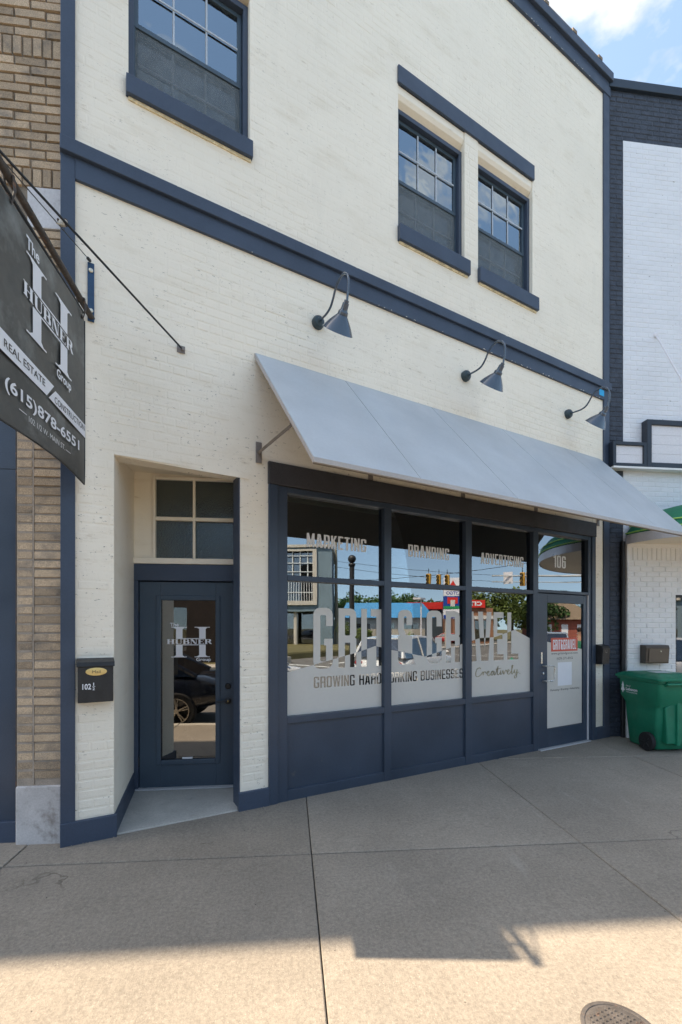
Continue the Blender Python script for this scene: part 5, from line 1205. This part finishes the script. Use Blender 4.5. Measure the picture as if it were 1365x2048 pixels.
quick('balcony_frame', STONE, gb, [(-15.2, -1.5, 0, .25, 3.9, 4.3), (-1.9, -1.5, 0, .25, 4.3, 9.3), (-15.2, -1.9, 0, .25, 9.1, 9.3)], f)
b = MB(f)
for i in range(54): b.box(-15 + i * .245, -14.95 + i * .245, .02, .07, 4.3, 6.3)
for zz in (5.1, 6.3, 7.1, 7.9, 8.6): b.box(-15, -1.9, .0, .05, zz, zz + .07)
for i in range(18): b.box(-15 + i * .74, -14.9 + i * .74, -.06, 0, 6.3, 9.1)
b.build('balcony_bars', BARS, gb)
for x in (-3.6, -6.5, -9.4, -12.3):
    b = MB(f); b.tube([(x, -.5, -.2), (x, -.5, 3.3)], .2, 12); b.build('column', STONE, gb, smooth=True)
quick('ground_floor_glass', CARGL, gb, [(-15, -1.7, -2.9, -2.85, -.2, 3.3)], f); quick('upper_glass', CARGL, gb, [(-15, -1.7, -.5, -.45, 4.3, 9.2)], f)
BR = mat('blue_metal_roof', (.03, .22, .46), .5, .05); SW = mat('white_shop_wall', (.60, .58, .54), .7); LW = mat('low_block_wall', (.36, .33, .28), .85)
bs = thing('blue_roof_shop', (50, -25, -.4), 'low white shop with a blue mansard roof, across the road', 'building')
fa = math.atan2(8.55, 6.37); f = Matrix.Translation((46.73, -29.04, -.45)) @ Matrix.Rotation(fa, 4, 'Z'); LL = 10.7
b = MB(f); b.box(0, LL, -9, 0, 0, 3.6); b.build('wall', SW, bs)
b = MB(f); b.hexa([(-.8, -10, 3.5), (LL + 1.2, -10, 3.5), (LL + 1.2, .9, 3.5), (-.8, .9, 3.5)], [(.3, -8.5, 5.55), (LL - .3, -8.5, 5.55), (LL - .3, -.4, 5.55), (.3, -.4, 5.55)]); b.build('roof', BR, bs)
for x in (1.0, 4.2, 7.4): quick('shop_window', CARGL, bs, [(x, x + 2.4, .01, .05, .9, 2.7)], f)
lw = MB(Matrix.Translation((43.87, -26.18, -.45)) @ Matrix.Rotation(fa, 4, 'Z')); lw.box(0, 9.4, -.3, 0, 0, 2.0); lw.build('boundary_wall', LW, None, origin=(45, -24, -.4), cat='wall', label='low tan block wall in front of the blue roofed shop')
RC = mat('red_canopy_fascia', (.62, .03, .02), .5); BRK = mat('brown_brick_wall', (.28, .14, .08), .8)
rs = thing('red_canopy_shop', (65, -25.5, -.4), 'dark shop with a bright red fascia, right of the blue roof', 'building'); f = Matrix.Translation((63.5, -27.5, -.45)) @ Matrix.Rotation(math.atan2(2.91, 2.16), 4, 'Z')
b = MB(f); b.box(-1, 6, -6, 0, 0, 5.2); b.build('wall', mat('dark_slate_wall', (.05, .07, .09), .7), rs); quick('fascia', RC, rs, [(-1.2, 6.2, -6.2, .4, 5.2, 6.3)], f)
# filling station with price pylon
cs = thing('filling_station', (60, -16, -.4), 'brick filling station with a red fascia reading CITGO', 'building')
f = Matrix.Translation((58.6, -18.2, -.45)) @ Matrix.Rotation(math.atan2(2.8, 2.08) , 4, 'Z')
b = MB(f); b.box(-.5, 5.2, -7, -.6, 0, 5.0); b.build('wall', BRK, cs); quick('fascia', RC, cs, [(-.8, 4.0, -6, -.2, 5.0, 6.1)], f); quick('stone_band', SW, cs, [(-.5, 5.3, -.6, -.45, 3.4, 3.9)], f)
quick('shop_window', CARGL, cs, [(.5, 2.2, -.58, -.5, .4, 3.2), (2.6, 4.6, -.58, -.5, .4, 3.2)], f)
# lettering faces the mirror side: its local right runs along -x of the facade frame
textmesh('fascia_lettering', 'CITGO', VWHITE, cs, f @ Matrix.Translation((3.5, -.17, 5.25)) @ Matrix.Rotation(math.pi, 4, 'Z') @ Matrix.Rotation(R(90), 4, 'X'), 3.4, .62, .04)
pyl = thing('price_pylon', (44.0, -12.6, -.4), 'tall filling station pylon, white and red panel above a blue and green one', 'sign')
pf = Matrix.Translation((43.40, -13.42, 0)) @ Matrix.Rotation(math.atan2(1.6, 1.19), 4, 'Z'); PW = 1.99
quick('post', STONE, pyl, [(.2, .35, -.25, -.05, -.45, 7.1), (PW - .35, PW - .2, -.25, -.05, -.45, 7.1)], pf)
quick('logo_panel', VWHITE, pyl, [(0, PW, -.3, 0, 5.15, 7.12)], pf)
b = MB(pf); b.prism([(.45, 5.85), (1.55, 5.85), (1.0, 6.85)], lambda u, v, d: (u, d, v), .004, .03); b.build('red_triangle', RC, pyl)
textmesh('panel_lettering', 'CITGO', mat('blue_lettering', (.02, .06, .30), .5), pyl, pf @ Matrix.Translation((1.75, .01, 5.28)) @ Matrix.Rotation(math.pi, 4, 'Z') @ Matrix.Rotation(R(90), 4, 'X'), 1.5, .36, .02)
quick('blue_panel', mat('pylon_blue', (.015, .06, .32), .5), pyl, [(0, PW, -.28, 0, 3.75, 5.10)], pf); quick('red_patch', RC, pyl, [(.35, 1.5, .003, .02, 4.3, 5.0)], pf); quick('green_patch', mat('pylon_green', (.02, .28, .10), .5), pyl, [(0, PW, .003, .02, 3.75, 4.05)], pf); quick('cream_patch', SW, pyl, [(.7, 1.2, .022, .04, 4.0, 4.7)], pf)
quick('white_panel', VWHITE, pyl, [(0, PW, -.28, 0, 2.7, 3.70)], pf); quick('blue_strip', MATS['pylon_blue'], pyl, [(0, PW, .003, .02, 2.7, 3.1)], pf)
hs = thing('house', (83.5, -9.5, -.4), 'brick house with a broad tan roof beyond the junction', 'house'); ha = math.atan2(5.5, 4.1); f = Matrix.Translation((81.2, -13.0, -.45)) @ Matrix.Rotation(ha, 4, 'Z')
b = MB(f); b.box(0, 9, -7, 0, 0, 3.6); b.build('wall', mat('red_brick_wall', (.30, .09, .06), .8), hs)
b = MB(f); b.hexa([(-1, -8, 3.6), (10, -8, 3.6), (10, 1, 3.6), (-1, 1, 3.6)], [(1.5, -4.5, 6.8), (7.5, -4.5, 6.8), (7.5, -3.5, 6.8), (1.5, -3.5, 6.8)]); b.build('roof', mat('tan_shingle_roof', (.20, .15, .10), .85), hs)
for x in (1.2, 4, 6.6): quick('window', VWHITE, hs, [(x, x + 1.1, .0, .04, 1.2, 2.8)], f)

ob = thing('office_building', (-8, -17, -.3), 'long dark brown brick building added across the road behind the camera to darken the door glass reflection', 'building')  # dark mass added opposite so the entrance door glass reflects dark
b = MB(); wall_holes(b, -18, 3, -.3, 9.5, -17, -16.7, [(-16 + 4 * k, -13.6 + 4 * k, .4, 2.8) for k in range(5)] + [(-15.6 + 4 * k, -14.2 + 4 * k, 5, 7.2) for k in range(5)]); b.box(-18, 3, -28, -17.6, -.3, 9.5); b.build('wall', mat('umber_brick_wall', (.04, .028, .022), .85, .2, 3, .2, 40), ob)
for k in range(5): quick('window', CARGL, ob, [(-16 + 4 * k, -13.6 + 4 * k, -16.95, -16.9, .4, 2.8)]); quick('window', CARGL, ob, [(-15.6 + 4 * k, -14.2 + 4 * k, -16.95, -16.9, 5, 7.2)])
# trees
BARK = mat('tree_bark', (.10, .075, .05), .9, .2, 6)
LEAF = mat('dark_green_leaves', (.045, .095, .022), .7, .35, .5, .25, 9, 0); LEAF2 = mat('yellow_green_leaves', (.11, .15, .03), .7, .3, .6, .25, 9, 0)
def tree(x, y, h, r, m, label, name='tree', z0=-.45, nleaf=2600, cat='tree', group='trees beyond the junction', trunk=.3, lsz=.30):
    t = thing(name, (x, y, z0), label, cat, group); rt = random.Random(int(x * 7 + y * 13))
    b = MB(); lims = []; top_ = Vector((x, y, z0 + h * .45)); b.tube([(x, y, z0), (x + .05 * h * rt.uniform(-1, 1), y, z0 + h * .25), tuple(top_)], [trunk, trunk * .75, trunk * .55], 8)
    for k in range(7):
        a = rt.uniform(0, 6.28); e = Vector((x + math.cos(a) * r * .6, y + math.sin(a) * r * .6, z0 + h * rt.uniform(.55, .85))); b.tube([tuple(top_ - Vector((0, 0, rt.uniform(0, h * .15)))), tuple((top_ + e) / 2 + Vector((0, 0, .2))), tuple(e)], [trunk * .4, trunk * .25, trunk * .1], 6); lims.append(e)
    b.build('trunk', BARK, t, smooth=True)
    cl = [Vector((x + rt.gauss(0, r * .42), y + rt.gauss(0, r * .42), z0 + h * rt.uniform(.35, .92))) for _ in range(22)] + lims
    b = MB(); vs = []; fs = []
    for i in range(nleaf):
        c = rt.choice(cl); d = Vector((rt.gauss(0, 1), rt.gauss(0, 1), rt.gauss(0, .8))).normalized() * r * .30 * rt.uniform(.5, 1.0) ** .5
        p = c + d; s_ = lsz * rt.uniform(.6, 1.3); u = Vector((rt.gauss(0, 1), rt.gauss(0, 1), rt.gauss(0, .6))).normalized(); w_ = u.cross(Vector((rt.gauss(0, 1), rt.gauss(0, 1), rt.gauss(0, 1)))).normalized()
        n0 = len(vs); vs += [p - u * s_, p + w_ * s_ * .6, p + u * s_, p - w_ * s_ * .6]; fs.append((n0, n0 + 1, n0 + 2, n0 + 3))
    b.v = vs; b.f = fs; b.build('crown', m, t)
tree(52.7, -34.4, 6.9, 3.4, LEAF, 'dark green tree between the office block and the blue roof')
tree(73.5, -40.5, 9.3, 5.0, LEAF, 'rounded dark tree behind the middle of the blue roof')
tree(79.0, -37.5, 8.8, 4.6, LEAF, 'dark tree right of the rounded one, behind the blue roof')
tree(86.0, -36.0, 8.0, 4.0, LEAF2, 'lighter small crowned tree at the right end of the blue roof')
tree(75.4, -20.7, 8.6, 4.6, LEAF2, 'tall light green tree behind the filling station')
tree(78.5, -16.5, 8.4, 4.2, LEAF2, 'light green tree right of the filling station')
tree(82.5, -12.4, 7.0, 4.0, LEAF, 'lower dark tree left of the brick house')
tree(112, -20, 10.5, 7, LEAF, 'broad dark tree behind the brick house'); tree(118, -9, 11, 7, LEAF, 'broad dark tree behind the right side of the brick house')
tree(125, 8, 12, 8, LEAF, 'large tree far down the street on the near side')
def bush(x, y, h, r, label, z0): return tree(x, y, h, r, LEAF2, label, 'shrub', z0, 900, 'shrub', 'clipped yellow green shrubs', .04, .09)
bush(31.5, -17.6, 2.3, 1.0, 'yellow green shrub at the corner of the office block', 0); bush(29.5, -14.4, 1.7, .8, 'yellow green shrub on the grass corner', 0); bush(16.4, -6.3 + 3.2, 1.9, .6, 'slim shrub near the parked white vehicle', -.45)
# utility pole, wires, signals
WOOD = mat('weathered_pole_wood', (.26, .24, .18), .9); WIRE = mat('black_cable', (.02, .02, .02), .6); SIGY = mat('yellow_signal_housing', (.70, .38, .05), .4); GALV = mat('galvanised_pole', (.50, .52, .52), .5)
up = thing('utility_pole', (34.9, -21.5, -.4), 'pale wooden utility pole by the office block', 'utility pole'); b = MB(); b.tube([(34.9, -21.5, -.45), (34.9, -21.5, 13.0)], [.19, .13], 10); b.build('pole', WOOD, up, smooth=True); quick('crossarm', WOOD, up, [(33.9, 35.9, -21.56, -21.44, 12.1, 12.25)])
up2 = thing('utility_pole', (62, -1.0, -.4), 'second wooden utility pole far along the near side of the road', 'utility pole'); b = MB(); b.tube([(62, 2.0, -.45), (62, 2.0, 12.0)], [.17, .12], 10); b.build('pole', WOOD, up2, smooth=True); quick('crossarm', WOOD, up2, [(61.94, 62.06, 1.0, 3.0, 11.2, 11.35)])
def wire(p, q, sag, r=.02, label='black overhead cable sagging across the junction'):
    p, q = Vector(p), Vector(q); P = [p.lerp(q, t / 14) - Vector((0, 0, 4 * sag * (t / 14) * (1 - t / 14))) for t in range(15)]
    b = MB(); b.tube(P, r, 5); b.build('overhead_cable', WIRE, None, origin=tuple(p), label=label, cat='cable', group='overhead cables at the junction')
wire((34.9, -21.5, 12.2), (62, 2.0, 11.3), 1.0, .02, 'highest cable between the two wooden poles'); wire((34.9, -21.5, 11.6), (62, 2.0, 10.6), 1.3, .02, 'second highest cable, sagging more than the one above'); wire((34.9, -21.5, 8.6), (62, 2.0, 8.2), .8, .02, 'upper of the two low cables between the wooden poles'); wire((34.9, -21.5, 8.0), (62, 2.0, 7.6), .9, .02, 'lowest cable between the wooden poles')
wire((34.9, -21.5, 6.6), (33.2, 2.5, 7.0), .5, .022, 'signal span cable across the junction')
def signal(x, y, z, label, heads=1):
    o = thing('traffic_light', (x, y, z), label, 'traffic light', 'traffic lights over the junction')
    for k in range(heads):
        b = MB(); b.box(x - .15, x + .15, y - .17 + k * .45, y + .17 + k * .45, z - .5, z + .5); h_ = b.build('housing', SIGY, o, bevel=.03)
        for j, c in enumerate(((.5, .02, .02), (.5, .25, .02), (.02, .3, .1))):
            b = MB(); b.lathe([(.11, 0), (.12, .16)], (x - .15, y + k * .45, z + .32 - .32 * j), (-1, 0, 0), 14, cap=False); b.build('visor', BLACK, h_)
    b = MB(); b.tube([(x, y, z + .5), (x, y, z + .95)], .03, 6); b.build('hanger', WIRE, o)
signal(33.4, -10.3, 5.85, 'yellow traffic light on the span cable, farthest from the shop'); signal(33.7, -9.5, 5.75, 'middle yellow traffic light on the span cable'); signal(33.9, -8.8, 5.7, 'yellow traffic light on the span cable nearest the mast arm')
ma = thing('signal_mast', (35.5, 1.9, -.4), 'grey steel mast with a long arm over the junction', 'signal mast'); b = MB(); b.tube([(35.5, 1.9, -.45), (35.5, 1.9, 6.6)], [.14, .10], 12); b.build('pole', GALV, ma, smooth=True)
b = MB(); b.tube([(35.5, 1.9, 5.55), (31.6, -4.2, 5.6)], [.09, .05], 10); b.tube([(35.5, 1.9, 5.05), (31.6, -4.2, 5.15)], .03, 8); b.build('arm', GALV, ma, smooth=True)
quick('street_sign', SIGNP, ma, [(32.35, 32.4, -3.6, -2.9, 5.0, 5.9)])
signal(32.9, -2.35, 5.35, 'pair of yellow traffic lights hung on the mast arm', 2)
lp = thing('street_light', (33.6, -9.0, -.4), 'white twin head car park light beside the pylon', 'street light'); b = MB(); b.tube([(36.5, -12.6, -.45), (36.5, -12.6, 4.4)], .07, 8); b.box(36.0, 37.0, -13.2, -12.4, 4.4, 4.55); b.build('lamp_column', SIGNP, lp)
